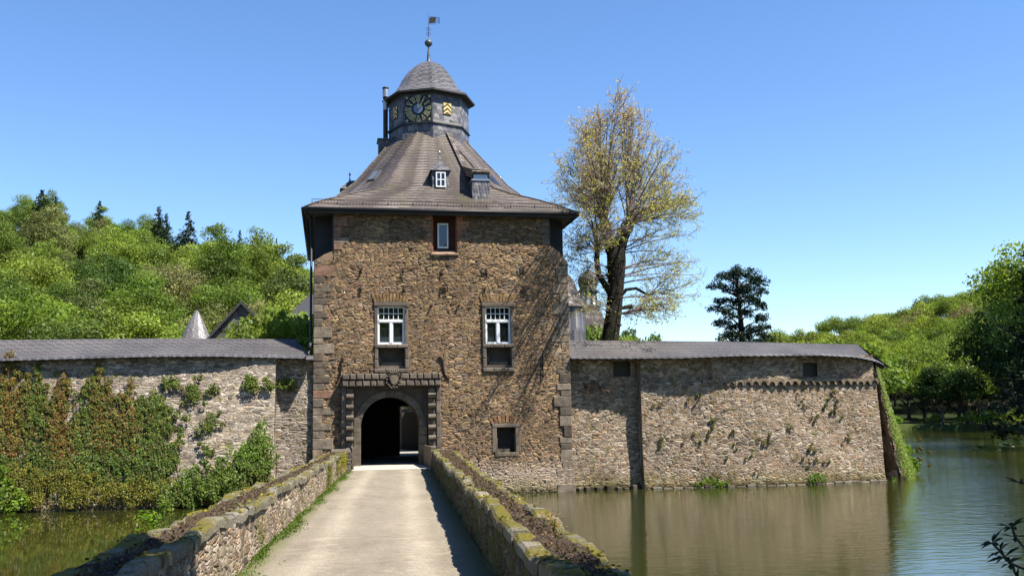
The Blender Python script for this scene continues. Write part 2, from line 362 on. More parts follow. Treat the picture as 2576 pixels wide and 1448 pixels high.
M['iron'] = plain_mat('wrought_iron', (.025, .02, .018), .65, .5)
M['white'] = plain_mat('white_paint', (.80, .80, .78), .45, 0, .04, alb=.8)
M['plaster'] = plain_mat('white_plaster', (.62, .62, .62), .9, 0, .1)
M['wood'] = plain_mat('dark_wood', (.045, .045, .048), .8)
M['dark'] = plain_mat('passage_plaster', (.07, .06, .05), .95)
M['gold'] = plain_mat('gold_leaf', (.95, .70, .24), .45, .1, .08)
M['goldd'] = plain_mat('aged_gold', (.72, .62, .30), .5, .2, .08)
M['black'] = plain_mat('black_enamel', (.012, .011, .012), .5)
M['blue'] = plain_mat('dial_blue', (.16, .24, .40), .5)
M['pale'] = plain_mat('dial_white', (.62, .66, .72), .5)
M['red'] = plain_mat('hand_red', (.45, .16, .10), .5)
M['brownp'] = plain_mat('brown_panel', (.10, .05, .03), .6)
M['bark'] = ashlar_mat('bark', (.085, .065, .05), .45, attr=False, b=.04)
M['barkg'] = ashlar_mat('bark_mossy', (.045, .034, .024), .5, tint=(.035, .04, .015), attr=False, b=.12)
t = NT('window_glass'); t.bsdf((.012, .016, .014), .04, t.bump(t.noise(t.obj(), 2.5, 2), .004, .5), .9); M['glass'] = t.m
# leaves
M['leafL'] = leaf_mat('leaf_hill', [(.05, .09, .02), (.17, .23, .035), (.10, .16, .025), (.22, .28, .055), (.08, .13, .025), (.22, .20, .09), (.15, .22, .03), (.20, .25, .04), (.06, .10, .025)], .45, k_=1.35)
M['leafR'] = leaf_mat('leaf_far', [(.17, .22, .03), (.11, .16, .03), (.21, .25, .04), (.14, .20, .025), (.19, .21, .05)], .45, k_=1.35)
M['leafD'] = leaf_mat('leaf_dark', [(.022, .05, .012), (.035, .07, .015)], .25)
M['needle'] = leaf_mat('needles', [(.018, .036, .022), (.03, .05, .03)], .1)
M['bare'] = leaf_mat('bare_twig_leaf', [(.24, .19, .10), (.21, .18, .09)], .3)
M['twig'] = plain_mat('twig_bark', (.26, .19, .16), .9)
M['ivy'] = leaf_mat('ivy_leaf', [(.14, .17, .032), (.14, .17, .032)], .28)
M['bright'] = leaf_mat('bright_leaf', [(.16, .27, .02), (.13, .23, .02)], .45)
M['spring'] = leaf_mat('spring_leaf', [(.60, .475, .21), (.60, .475, .21)], .5)
M['drygrass'] = leaf_mat('dry_leaf', [(.34, .20, .10), (.34, .20, .10)], .3)
M['litter'] = leaf_mat('leaf_litter', [(.15, .115, .085), (.15, .115, .085)], .1)
M['moss'] = leaf_mat('moss_tuft', [(.20, .17, .03), (.17, .15, .03)], .1)
M['grass'] = leaf_mat('grass_blade', [(.12, .19, .03), (.12, .19, .03)], .35)
M['rhodo'] = leaf_mat('rhododendron_leaf', [(.012, .022, .010), (.015, .03, .012)], .08)

# water
t = NT('moat_water'); o = t.n('ShaderNodeNewGeometry').outputs['Position']
n1 = t.noise(t.vmath('MULTIPLY', o, (.8, 1.8, 1)), 5.5, 4, .65); n2 = t.noise(t.vmath('MULTIPLY', o, (.5, 1, 1)), 1.1, 2, .5); n3 = t.noise(o, .035, 3, .5)
sx = t.n('ShaderNodeSeparateXYZ'); t.set(sx.inputs[0], o)
amp = t.mr(sx.outputs[0], -4, 6, .06, 1.0)
amp = t.math('MULTIPLY', amp, t.mr(n3, .35, .65, .55, 1.2)); amp = t.math('MULTIPLY', amp, t.mr(sx.outputs[0], 9, 30, 1.0, 3.2))
n4 = t.noise(t.vmath('MULTIPLY', o, (.7, 1.7, 1)), 2.6, 2, .5)
h = t.math('ADD', t.math('MULTIPLY', n1, .0022), t.math('MULTIPLY', n2, .004)); h = t.math('ADD', h, t.math('MULTIPLY', n4, .0085))
b = t.bump(t.math('MULTIPLY', h, amp), 1.0, 1.0)
murk = t.mix(t.noise(o, .3, 4), (.030, .034, .006), (.042, .046, .009))
t.bsdf(murk, .03, b, .5, IOR=1.42); M['water'] = t.m

# road
t = NT('road_surface'); o = t.obj(); a = t.noise(t.vmath('MULTIPLY', o, (1, .35, 1)), 1.3, 5, .6); f = t.noise(o, 45, 5, .7); g = t.noise(o, 6, 4, .6)
col = t.ramp(a, [(.3, (.30, .25, .185)), (.5, (.365, .31, .23)), (.7, (.43, .365, .27))])
col = t.mix(1, col, t.ramp(f, [(.3, (.55,) * 3), (.7, (1.4,) * 3)]), 'MULTIPLY')
col = t.mix(1, col, t.ramp(g, [(.3, (.85,) * 3), (.7, (1.12,) * 3)]), 'MULTIPLY')
col = t.mix(t.mr(t.noise(t.vmath('MULTIPLY', o, (1.0, 2.2, 1)), 1.3, 6, .75), .54, .66, 0, .7), col, (.50, .40, .29))
uvx = t.n('ShaderNodeSeparateXYZ'); t.set(uvx.inputs[0], t.uv())
e = t.math('ABSOLUTE', t.math('SUBTRACT', uvx.outputs[0], 0.0))
trk = t.mr(t.math('ABSOLUTE', t.math('SUBTRACT', t.math('ADD', e, t.math('MULTIPLY', g, .25)), .80)), .0, .34, 1.12, .84, True)
col = t.mix(1, col, trk, 'MULTIPLY')
dirt = t.mr(t.math('ADD', e, t.math('MULTIPLY', g, .35)), 1.32, 1.62, 0, 1)
col = t.mix(dirt, col, t.mix(f, (.14, .11, .06), (.16, .19, .05)))
t.bsdf(col, .95, t.bump(t.math('ADD', f, g), .012, 1), .15); M['road'] = t.m
# soil, ground
t = NT('planting_soil'); o = t.obj(); f = t.noise(o, 22, 5, .7); a = t.noise(o, 3, 4)
col = t.ramp(f, [(.3, (.05, .032, .02)), (.5, (.10, .07, .05)), (.68, (.20, .15, .11))]); col = t.mix(t.mr(a, .5, .7, 0, .6), col, (.09, .085, .025))
t.bsdf(col, 1, t.bump(f, .05, 1), .1); M['soil'] = t.m
t = NT('moss_coping'); o = t.obj(); f = t.noise(o, 30, 5, .7); a = t.noise(o, 2.2, 5, .65)
col = t.mix(1, (.27, .24, .185), t.ramp(f, [(.3, (.6,) * 3), (.7, (1.3,) * 3)]), 'MULTIPLY')
col = t.mix(1, col, t.attr(), 'MULTIPLY')
nz = t.n('ShaderNodeSeparateXYZ'); t.set(nz.inputs[0], t.n('ShaderNodeNewGeometry').outputs['Normal'])
mk = t.math('MULTIPLY', t.mr(a, .42, .56), t.mr(nz.outputs[2], .1, .8, .35, 1))
col = t.mix(mk, col, t.mix(f, (.09, .08, .012), (.27, .22, .035)))
t.bsdf(col, .95, t.bump(t.math('ADD', f, t.math('MULTIPLY', mk, 1.2)), .03, 1), .15); M['coping'] = t.m
t = NT('ground'); o = t.obj(); a = t.noise(o, .3, 5); f = t.noise(o, 3, 5, .7)
col = t.mix(a, (.03, .055, .01), (.08, .11, .02)); col = t.mix(t.mr(f, .5, .7), col, (.10, .08, .04)); t.bsdf(col, 1, None, .1); M['ground'] = t.m
t = NT('hill_ground'); o = t.obj(); f = t.noise(o, .8, 5, .7); t.bsdf(t.mix(f, (.012, .02, .006), (.04, .055, .015)), 1, None, .1); M['hill'] = t.m
t = NT('gravel_court'); o = t.obj(); f = t.noise(o, 12, 5, .7); t.bsdf(t.mix(f, (.36, .33, .27), (.52, .48, .40)), 1, None, .1); M['gravel'] = t.m
#@@SETTING
WZ = -1.23
# ---------------------------------------------------------------- setting
def skyL(px): return lerp_tab([(-900, 470), (0, 508), (60, 512), (150, 545), (300, 545), (400, 600), (470, 612), (640, 620), (700, 662), (760, 700), (830, 735), (1000, 770), (1250, 840), (1430, 905), (3000, 1000)], px)
def skyR(px): return lerp_tab([(1000, 1000), (1850, 880), (1950, 846), (2100, 822), (2200, 795), (2300, 775), (2400, 740), (2500, 712), (2650, 690), (3600, 600)], px)
def shore(px): return lerp_tab([(2240, 172), (2290, 170), (2400, 158), (2480, 166), (2540, 140), (2600, 118), (2640, 95), (2700, 45), (2760, 30)], px)
HL, HR = 9.3, 10.8
def gz(px, d):
    # left wooded hill
    t = min(1, max(0, (d - 62) / 110)); zt = zat(px, 835 + (skyL(px) - 835) * t ** .75, max(d, 62))
    zl = max(-.1, zt - HL) if d > 60 else -.1
    # far right hill
    if d > 185:
        t = min(1, (d - 185) / 150); y = 985 + (skyR(px) - 985) * t ** .8; zr = max(-.6, zat(px, y, d) - HR)
    else: zr = -.6
    if px >= 2235:
        s = shore(px)
        if d < s - 1: base = -4.0
        elif d < s + 3: base = -4 + (3.5) * min(1, (d - s + 1) / 2.5)
        else: base = -.5 + .12 * min(1, (d - s) / 20)
        if d < s + 3: return base
        return max(base, zr) if d > 185 else base
    if d < (43.5 if px < 1400 else 53): return -4.0
    k = 1.0 if px < 1300 else max(0, 1 - (px - 1300) / 300)
    z = zl * k + (-.1) * (1 - k)
    if px > 1700 and d > 185: z = max(z, zr)
    return z
us = list(range(-1400, 2200, 50)) + [2200, 2234, 2236] + list(range(2250, 4400, 25)); ds = [20, 40, 43.4, 43.6, 50, 58, 61] + list(range(64, 100, 4)) + list(range(100, 190, 2)) + list(range(190, 360, 8)) + [400, 500, 700, 1000]
vs = []
for d in ds:
    for u in us:
        x, y = fan(u, d); vs.append((x, y, gz(u, min(d, 360)) + (0 if d < 62 else RNG.normal(0, .12))))
nu = len(us)
me = bpy.data.meshes.new('terrain'); me.from_pydata(vs, [], [(j * nu + i, j * nu + i + 1, (j + 1) * nu + i + 1, (j + 1) * nu + i) for j in range(len(ds) - 1) for i in range(nu - 1)])
me.polygons.foreach_set('use_smooth', [True] * len(me.polygons))
me.materials.append(M['ground']); me.materials.append(M['hill'])
mi = []
for j in range(len(ds) - 1):
    for i in range(nu - 1):
        u = us[i]; d = ds[j]; s = shore(u)
        mi.append(0 if (u >= 2235 and d < s + 14) else 1)
me.polygons.foreach_set('material_index', mi)
tag(link('terrain', me), kind='structure')
mb = MB(); mb.quad((-1500, -1500, -4.2), (1500, -1500, -4.2), (1500, 1500, -4.2), (-1500, 1500, -4.2)); tag(mb.build('lake_bed', M['hill']), kind='structure')
mb = MB(); mb.quad((-260, -49, WZ), (420, -49, WZ), (420, 300, WZ), (-260, 300, WZ)); tag(mb.build('water', M['water']), kind='structure')
mb = MB(); mb.box(-300, -300, -4.5, 300, -44.6, -.02); mb.box(7, -44.7, -4.5, 60, -38, -.25); tag(mb.build('bank', M['ground']), kind='structure')
mb = MB(); mb.box(-28, 1.2, -4, 20.5, 70, -.05); tag(mb.build('courtyard', M['gravel']), kind='structure')
# road over the bridge
BL = lambda y: -1.56 + .0705 * y
BR = lambda y: 1.50 + .0720 * y
vs = []; uvs = []; fs = []
ys = np.linspace(-60, -3.3, 60); K = 10
for y in ys:
    for k in range(K + 1):
        s = k / K; x = BL(y) + (BR(y) - BL(y)) * s; c = (s - .5) * 2
        vs.append((x, y, -.0 - .03 * c * c + .008 * RNG.normal())); uvs.append((c * 1.5, y))
for j in range(len(ys) - 1):
    for k in range(K): fs.append((j * (K + 1) + k, j * (K + 1) + k + 1, (j + 1) * (K + 1) + k + 1, (j + 1) * (K + 1) + k))
me = bpy.data.meshes.new('road'); me.from_pydata(vs, [], fs); uv = me.uv_layers.new(name='UVMap')
li = np.empty(len(me.loops), dtype=np.int32); me.loops.foreach_get('vertex_index', li); uv.data.foreach_set('uv', np.array(uvs, dtype=np.float32)[li].ravel())
me.polygons.foreach_set('use_smooth', [True] * len(fs)); tag(link('road', me, None, M['road']), kind='structure')

# ---------------------------------------------------------------- stone bridge
br = tag(empty('stone_bridge', (-1.5, -24, -1.2)), 'rubble stone causeway bridge with soil-filled mossy parapets leading to the gate', 'bridge')
def child(o, p): o.parent = p; o.matrix_parent_inverse = Matrix.Translation(-Vector(p.location)); return o
def wave(y, s): return .03 * sin(y * .9 + s) + .022 * sin(y * 2.3 + 2 * s) + .012 * sin(y * 6.1 + s)
def side(fn_in, sgn, wid, seed, label):
    rnd = random.Random(seed)
    top = .60
    inner = grid_wall('parapet', lambda u, v: (fn_in(u) + sgn * (.02 + .025 * sin(u * 1.7 + seed)), u, v + (wave(u, seed) if v > .2 else wave(u, seed) * max(0, v + .05) * 4)), -47, -3.7, -.05, top, .04, M['bridge' if sgn < 0 else 'bridge_mossy_shade'])
    child(inner, br); tag(inner, label)
    if sgn > 0: inner.data.flip_normals()
    out = grid_wall('outer_face', lambda u, v: (fn_in(u) + sgn * (wid(u) + max(0, -v) * .05), u, v + (wave(u, seed + 1) if v > .2 else 0)), -47, -3.7, -1.6, top - .04, .1, M['bridge'])
    out.parent = inner
    if sgn < 0: out.data.flip_normals()
    mb = MB()
    for row, (a, b_, sd, zz) in enumerate(((0.0, .19, seed, .0), (1, 0, seed + 1, -.04))):
        y = -47.0
        while y < -3.7:
            L = rnd.uniform(.28, .62) * (1 if y > -30 else .9); y2 = min(y + L, -3.68)
            g = rnd.uniform(.75, 1.2); c = (g * rnd.uniform(.97, 1.05), g, g * rnd.uniform(.9, 1.0))
            for part in (0,):
                if row == 0: xa = -.035 + rnd.uniform(-.015, .015); xb = .17 + rnd.uniform(-.03, .03)
                else: xb = wid((y + y2) / 2) + .03 + rnd.uniform(-.015, .015); xa = xb - .2 + rnd.uniform(-.03, .03)
                zt = top + .115 + zz; zb = top - .01 + zz; n = 3; P = []
                ym = [y + .012, (y + y2) / 2, y2 - .012]; r = .03
                for yy in ym:
                    e = wave(yy, sd) + rnd.uniform(-.012, .012); f0 = fn_in(yy); bul = .0 if yy == ym[1] else .012
                    P.append([(f0 + sgn * (xa + bul), yy, zb + e), (f0 + sgn * (xa + bul), yy, zt - r + e - bul), (f0 + sgn * (xa + r + bul), yy, zt + e - bul), (f0 + sgn * (xb - r - bul), yy, zt + e + rnd.uniform(-.015, .01) - bul), (f0 + sgn * (xb - bul), yy, zt - r + e - bul), (f0 + sgn * (xb - bul), yy, zb + e)])
                vs = [p for q in P for p in q]; fs = []
                for k in range(2):
                    for i in range(6):
                        f = (k * 6 + i, k * 6 + (i + 1) % 6, (k + 1) * 6 + (i + 1) % 6, (k + 1) * 6 + i)
                        fs.append(f if sgn < 0 else f[::-1])
                e0 = (5, 4, 3, 2, 1, 0); e1 = (12, 13, 14, 15, 16, 17)
                fs += [e0, e1] if sgn < 0 else [e0[::-1], e1[::-1]]
                mb.add(vs, fs, 0, c)
            y = y2
    cp = mb.build('coping_stones', M['coping']); cp.parent = inner
    so = grid_wall('planting_soil', lambda u, v: (fn_in(u) + sgn * (.1 + v * (wid(u) - .2)), u, top + .045 + .03 * sin(u * 3 + v * 4) + .02 * sin(u * 11 + v * 9) + rnd.uniform(-.018, .018)), -47, -3.7, 0, 1, .07, M['soil'])
    so.parent = inner
    if sgn < 0: so.data.flip_normals()
    # moss cushions on the coping and leaf litter in the soil
    P = []; C = []
    N = 2600
    for _ in range(N):
        y = -3.8 - 40 * rnd.random() ** 1.2; w = wid(y); r = rnd.random()
        nn = sin(y * 1.9 + seed) + sin(y * 4.3 + 2 * seed) + sin(y * .7)
        if nn < .2: continue
        row = rnd.random() < .5; x = rnd.uniform(-.03, .17) if row else w - rnd.uniform(-.02, .17)
        P.append((fn_in(y) + sgn * x, y, top + .115 + wave(y, seed if row else seed + 1) + (0 if row else -.04) + rnd.uniform(-.004, .012)))
    P = np.array(P); ms = leaf_mesh('moss', P, unit(len(P)) * .6 + np.array([0, 0, 1]), .05, leafcols(len(P), v=.3), .8)
    mo = link('moss', ms, inner, M['moss'])
    P = []; C = []
    for _ in range(3800):
        y = -3.8 - 34 * rnd.random(); w = wid(y); x = rnd.uniform(.17, w - .17)
        P.append((fn_in(y) + sgn * x, y, top + .075 + rnd.uniform(0, .03)))
        q = rnd.random(); C.append((.95, .75, .55) if q < .45 else ((.45, .3, .2) if q < .85 else (.35, .75, .25)))
    P = np.array(P); ls = leaf_mesh('leaf_litter', P, unit(len(P)) * .8 + np.array([0, 0, 1]), RNG.uniform(.015, .04, len(P)), np.array(C) * RNG.uniform(.6, 1.2, (len(P), 1)), .7)
    link('leaf_litter', ls, inner, M['litter'])['kind'] = 'stuff'
    return inner
side(BL, -1, lambda y: .60 - .03 * sin(y * .3), 3, 'sunlit left parapet')
side(BR, 1, lambda y: lerp_tab([(-47, .56), (-20, .60), (-8, .78), (-3, .92)], y), 8, 'mossy right parapet with shade painted into its inner face')
mb = MB(); mb.box(-6.5, -50, -2.2, -6.3, -49.9, -2.1)
def slab_x(y): return BL(y) - .3, BR(y) + .3
a, b = slab_x(-47), slab_x(-.2)
mb = MB(); mb.add([(a[0], -47, -.06), (a[1], -47, -.06), (b[1], -.2, -.06), (b[0], -.2, -.06), (a[0], -47, -1.9), (a[1], -47, -1.9), (b[1], -.2, -1.9), (b[0], -.2, -1.9)], [(0, 1, 2, 3), (7, 6, 5, 4), (0, 4, 5, 1), (1, 5, 6, 2), (2, 6, 7, 3), (3, 7, 4, 0)])
child(mb.build('deck', M['portal']), br)
mb = MB(); mb.box(-1.62, -3.45, -.05, 1.25, .3, .012); child(mb.build('threshold_slab', M['slab']), br)
mb = MB()
z = -.05
while z < .66:
    h = random.uniform(.08, .15); x = 0
    mb.box(-2.35, -3.7, z, -1.62 + random.uniform(-.03, .01), -.05, z + h - .012, c=(random.uniform(1.1, 1.9),) * 3, j=.012); z += h
child(mb.build('abutment', M['portal']), br)
mb = MB(); mb.box(1.27, -3.35, -.02, 1.36, -.3, .78, j=.01, c=(1.6, 1.5, 1.35)); child(mb.build('guard_slab', M['portal']), br); mb = MB(); mb.box(-1.60, -2.9, .012, -1.53, -.35, .8, j=.01, c=(1.4, 1.3, 1.2)); child(mb.build('guard_slab', M['portal']), br)
mb = MB(); mb.box(1.36, -3.7, -1.4, 2.25, -.05, .6, j=.02, c=(1.3,) * 3); child(mb.build('abutment', M['portal']), br)
# grass verge along the left parapet foot
n = 9000; y = -3.6 - 31 * RNG.random(n); x = np.array([BL(q) for q in y]) + np.abs(RNG.normal(0, .09, n)) * (1 + .6 * np.sin(y * 1.3)) + .02
P = np.stack([x, y, RNG.uniform(-.01, .03, n)], 1); keep = (np.sin(y * 2.1) + np.sin(y * .8 + 1) + RNG.normal(0, .8, n)) > -.8; P = P[keep]
N = unit(len(P)); N[:, 2] *= .5
tag(link('grass', leaf_mesh('grass', P, N, .05, leafcols(len(P), v=.3), .3), None, M['grass']), kind='stuff')

# ---------------------------------------------------------------- gatehouse
GH = tag(empty('gatehouse', (0, 0, 0)), 'tall brown rubble-stone castle gatehouse with slate roof and octagonal clock turret over the arched gate', 'gatehouse')
TX0, TX1, TD = -3.05, 7.42, 12.4
wav = lambda u, v: .02 * sin(u * .8 + v) + .015 * sin(v * 1.3)
holes = [(-1.55, 1.62, -.3, 3.3), (-.56, .6, 3.75, 6.46), (3.85, 4.98, 3.75, 6.46), (1.72, 2.75, 8.5, 11), (4.15, 5.2, .35, 1.45), (-9, -2.28, 8.22, 12), (6.66, 9, 8.28, 12)]
def tfn(u, v):
    x = u
    if v < -.2 and u > 6: x += (u - 6) / 1.4 * (-.2 - v) * .05
    return (x, wav(u, v) - max(0, -v) * .06, v)
wall = grid_wall('wall', tfn, TX0, TX1, -1.7, 10.3, .042, M['tower'], GH, holes)
mb = MB()
def sidew(mb, x, s):
    a = [(x, .02, -1.7), (x, TD, -1.7), (x, TD, 10.3), (x, .8, 10.3), (x, .8, 8.3), (x, .02, 8.3)]
    mb.add(a, [tuple(range(6)) if s > 0 else tuple(range(6))[::-1]])
sidew(mb, TX0 + .01, -1); sidew(mb, TX1 - .01, 1); mb.quad((TX1, TD, -1.7), (2.7, TD, -1.7), (2.7, TD, 10.3), (TX1, TD, 10.3)); mb.quad((1.18, TD, -1.7), (TX0, TD, -1.7), (TX0, TD, 10.3), (1.18, TD, 10.3)); mb.quad((2.7, TD, 2.7), (1.18, TD, 2.7), (1.18, TD, 10.3), (2.7, TD, 10.3))
mb.build('side_walls', M['tower'], wall)
# set-back upper corners
mb = MB()
for x0, x1, zz0, zz1 in ((TX0, -2.28, 8.22, 8.64), (TX1, 6.66, 8.30, 9.0)):
    s = 1 if x1 > x0 else -1
    mb.prism([(x0, 0, zz0 - .04), (x1, 0, zz0 - .04), (x1, 0, zz1), (x1 * .5 + x0 * .5, 0, zz1 * .62 + zz0 * .38), (x0, 0, zz0)], (0, .8, 0), c=(1.7, 1.35, 1.15))
    mb.build('weathering', M['quoin'], wall); mb = MB()
for x0, x1, xa, xb in ((TX0, -2.28, -2.36, -2.285), (6.66, TX1, 6.665, 6.74)):
    mb = MB(); mb.box(x0, .8, 8.0, x1, .9, 10.32); mb.box(xa, .02, 8.4, xb, .803, 10.32); mb.build('corner_cladding', M['wood'], wall)
# quoins
rq = random.Random(4)
def quoin_col(name, xe, s, z0, z1, wr, par, reds=.06):
    mb = MB(); z = z0; k = 0
    while z < z1:
        h = rq.uniform(.24, .46); w = rq.uniform(*wr) * (1.0 if k % 2 else .62); h = min(h, z1 - z)
        if h > .08:
            g = rq.uniform(.55, 1.5); c = (g * 1.05, g, g * .95)
            q = rq.random()
            if q < reds: c = (1.45, 1.0, .85)
            elif q < .2: c = (1.8, 1.6, 1.35)
            fl = max(0, -z) * .05
            x0, x1 = (xe - .02, xe + w) if s > 0 else (xe - w, xe + .02 + fl)
            mb.block(x0, -.045 - max(0, -z) * .07 + rq.uniform(-.012, .012), z + .008, x1, .15, z + h - .008, .018, c=c, j=.008)
        z += h; k += 1
    return mb.build(name, M['quoin'], par)
quoin_col('quoins', TX0, 1, -.3, 8.2, (.5, .82), wall, .1); quoin_col('quoins', TX1, -1, -1.6, 8.2, (.45, .8), wall, .02)
quoin_col('quoins', -2.28, 1, 8.66, 10.2, (.4, .6), wall, .5); quoin_col('quoins', 6.66, -1, 9.0, 10.2, (.4, .6), wall, .5)

# portal
po = empty('portal', (0, 0, 0), parent=GH)
mb = MB()   # spandrel plate with round arch, set back
r0 = 1.17; cx = -.015; zs = 1.54; Yp = .10
arc = [(cx + r0 * cos(pi - pi * k / 24), zs + r0 * sin(pi - pi * k / 24)) for k in range(25)]
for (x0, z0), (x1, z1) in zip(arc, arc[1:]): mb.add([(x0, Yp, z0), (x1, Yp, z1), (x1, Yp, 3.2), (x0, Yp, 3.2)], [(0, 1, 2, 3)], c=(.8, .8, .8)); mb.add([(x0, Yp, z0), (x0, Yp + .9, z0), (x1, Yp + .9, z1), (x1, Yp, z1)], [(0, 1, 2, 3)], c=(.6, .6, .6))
mb.quad((-1.6, Yp, zs), (cx - r0, Yp, zs), (cx - r0, Yp, 3.2), (-1.6, Yp, 3.2), c=(.8, .8, .8)); mb.quad((cx + r0, Yp, zs), (1.65, Yp, zs), (1.65, Yp, 3.2), (cx + r0, Yp, 3.2), c=(.8, .8, .8))
mb.build('spandrel', M['portal'], po)
mb = MB()
for k in range(11):
    a0 = pi - pi * k / 11 - .006; a1 = pi - pi * (k + 1) / 11 + .006; g = rq.uniform(.85, 1.35) * (1.25 if k < 3 else 1)
    q = [(cx + r * cos(a), zs + r * sin(a)) for r, a in ((r0, a0), (r0 + .26, a0), (r0 + .26, a1), (r0, a1))]
    m_ = (a0 + a1) / 2; q = [q[0], q[1], (cx + (r0 + .26) * cos(m_), zs + (r0 + .26) * sin(m_)), q[2], q[3], (cx + r0 * cos(m_), zs + r0 * sin(m_))]
    mb.prism([(x, Yp - .05 + rq.uniform(-.005, .005), z) for x, z in q], (0, .3, 0), c=(g, g * .97, g * .93))
mb.build('arch_ring', M['portal'], po)
for sx_ in (-1, 1):
    mb = MB(); z = .0
    while z < zs - .05:
        h = min(rq.uniform(.3, .48), zs - z); g = rq.uniform(1.0, 1.5)
        x0, x1 = (-1.47, cx - r0) if sx_ < 0 else (cx + r0, 1.45)
        mb.block(x0, -.04, z + .005, x1, .75, z + h - .005, .012, c=(g, g * .96, g * .9), j=.004); z += h
    if sx_ < 0: mb.block(-1.47, -.035, zs, -1.24, .3, zs + .35, .02, c=(1.4, 1.3, 1.2))
    mb.build('jamb', M['portal'], po)
for x0, x1 in ((-1.93, -1.47), (1.47, 1.98)):
    mb = MB(); mb.box(x0 + .02, -.16, .0, x1 - .02, .1, 3.14, c=(.8,) * 3)
    inner_w = .30
    z = .12; k = 0
    while z < 3.0:
        h = .205
        xi0, xi1 = (x1 - .31, x1 + .0) if x0 < 0 else (x0 - .0, x0 + .31)
        g = rq.uniform(1.0, 1.5)
        if k % 2 == 0:   # projecting round boss
            P = [(-.16, 0), (-.36, .03), (-.42, .09), (-.42, .15), (-.36, h), (-.16, h + .01)]
            P = [(y + rq.uniform(-.015, .015), zz) for y, zz in P]
            mb.prism([(xi0 + .01, y, z + zz) for y, zz in P], (xi1 - xi0 - .02, 0, 0), c=(g, g * .96, g * .92))
        else:
            mb.block(xi0 + .02, -.24, z + .01, xi1 - .03, -.12, z + h - .01, .02, c=(g * .9, g * .86, g * .84), j=.01)
        z += h + .005; k += 1
    z = 0.1
    while z < 3.1:
        h = rq.uniform(.35, .6); xo0, xo1 = (x0 - .02, x0 + .155) if x0 < 0 else (x1 - .17, x1 + .01); g = rq.uniform(1.1, 1.6)
        mb.block(xo0, -.23, z, xo1, -.1, min(z + h, 3.13) - .01, .02, c=(g, g * .96, g * .94), j=.008); z += h
    mb.build('pilaster', M['portal'], po)
mb = MB()
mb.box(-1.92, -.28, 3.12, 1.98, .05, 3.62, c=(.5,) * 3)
for row, (za, zb) in enumerate(((3.13, 3.375), (3.40, 3.64))):
    x = -1.95
    while x < 1.96:
        w = rq.uniform(.24, .34)
        if row: w *= 1.05
        x2 = min(x + w, 2.0)
        if x2 - x > .12 and not (-.14 < (x + x2) / 2 < .34):
            g = rq.uniform(1.1, 1.7); mb.block(x + .015, -.40 - .03 * row, za + .01, x2 - .015, -.2, zb - .008, .035, c=(g, g * .94, g * .92), j=.012)
        x = x2
mb.build('cornice', M['portal'], po)
# coat of arms: shield with scrolled rim and crown
mb = MB(); sh = [(-.17, .24), (.17, .24), (.19, .05), (.12, -.15), (0, -.25), (-.12, -.15), (-.19, .05)]; ccx, ccz = .1, 3.38
mb.prism([(ccx + x, -.46, ccz + z) for x, z in sh], (0, .1, 0), c=(1.3, 1.2, 1.1))
mb.prism([(ccx + x * .78, -.49, ccz + z * .78) for x, z in sh], (0, .04, 0), c=(1.7, 1.55, 1.4))
for k in range(16):
    a = 2 * pi * k / 16; rr = .27 + .03 * (k % 2); mb.tube([(ccx + rr * cos(a) - .04 * sin(a), -.45, ccz + rr * 1.05 * sin(a) - .03), (ccx + rr * cos(a) * 1.08, -.47, ccz + rr * 1.1 * sin(a)), (ccx + rr * cos(a) + .05 * sin(a), -.45, ccz + rr * 1.05 * sin(a) + .03)], .028, 6, c=(1.2, 1.1, 1))
for k in range(5): mb.tube([(ccx - .14 + .07 * k, -.46, ccz + .30), (ccx - .16 + .08 * k, -.47, ccz + .40 + .03 * (k % 2))], [.035, .02], 6, c=(1.5, 1.45, 1.35))
mb.box(ccx - .17, -.5, ccz + .27, ccx + .17, -.36, ccz + .33, c=(1.3,) * 3)
mb.build('coat_of_arms', M['portal'], po)

# passage behind the gate
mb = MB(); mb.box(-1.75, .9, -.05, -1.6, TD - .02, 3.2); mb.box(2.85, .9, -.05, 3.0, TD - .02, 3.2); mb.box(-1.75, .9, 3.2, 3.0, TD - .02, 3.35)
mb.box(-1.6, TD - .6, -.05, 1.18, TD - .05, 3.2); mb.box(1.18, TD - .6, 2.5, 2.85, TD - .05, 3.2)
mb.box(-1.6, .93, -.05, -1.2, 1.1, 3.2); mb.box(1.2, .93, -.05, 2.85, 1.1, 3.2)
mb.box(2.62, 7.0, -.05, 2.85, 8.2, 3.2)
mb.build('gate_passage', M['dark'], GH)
mb = MB(); mb.quad((-1.6, .3, 0), (2.85, .3, 0), (2.85, TD + .2, 0), (-1.6, TD + .2, 0)); mb.build('passage_floor', M['gravel'], GH)

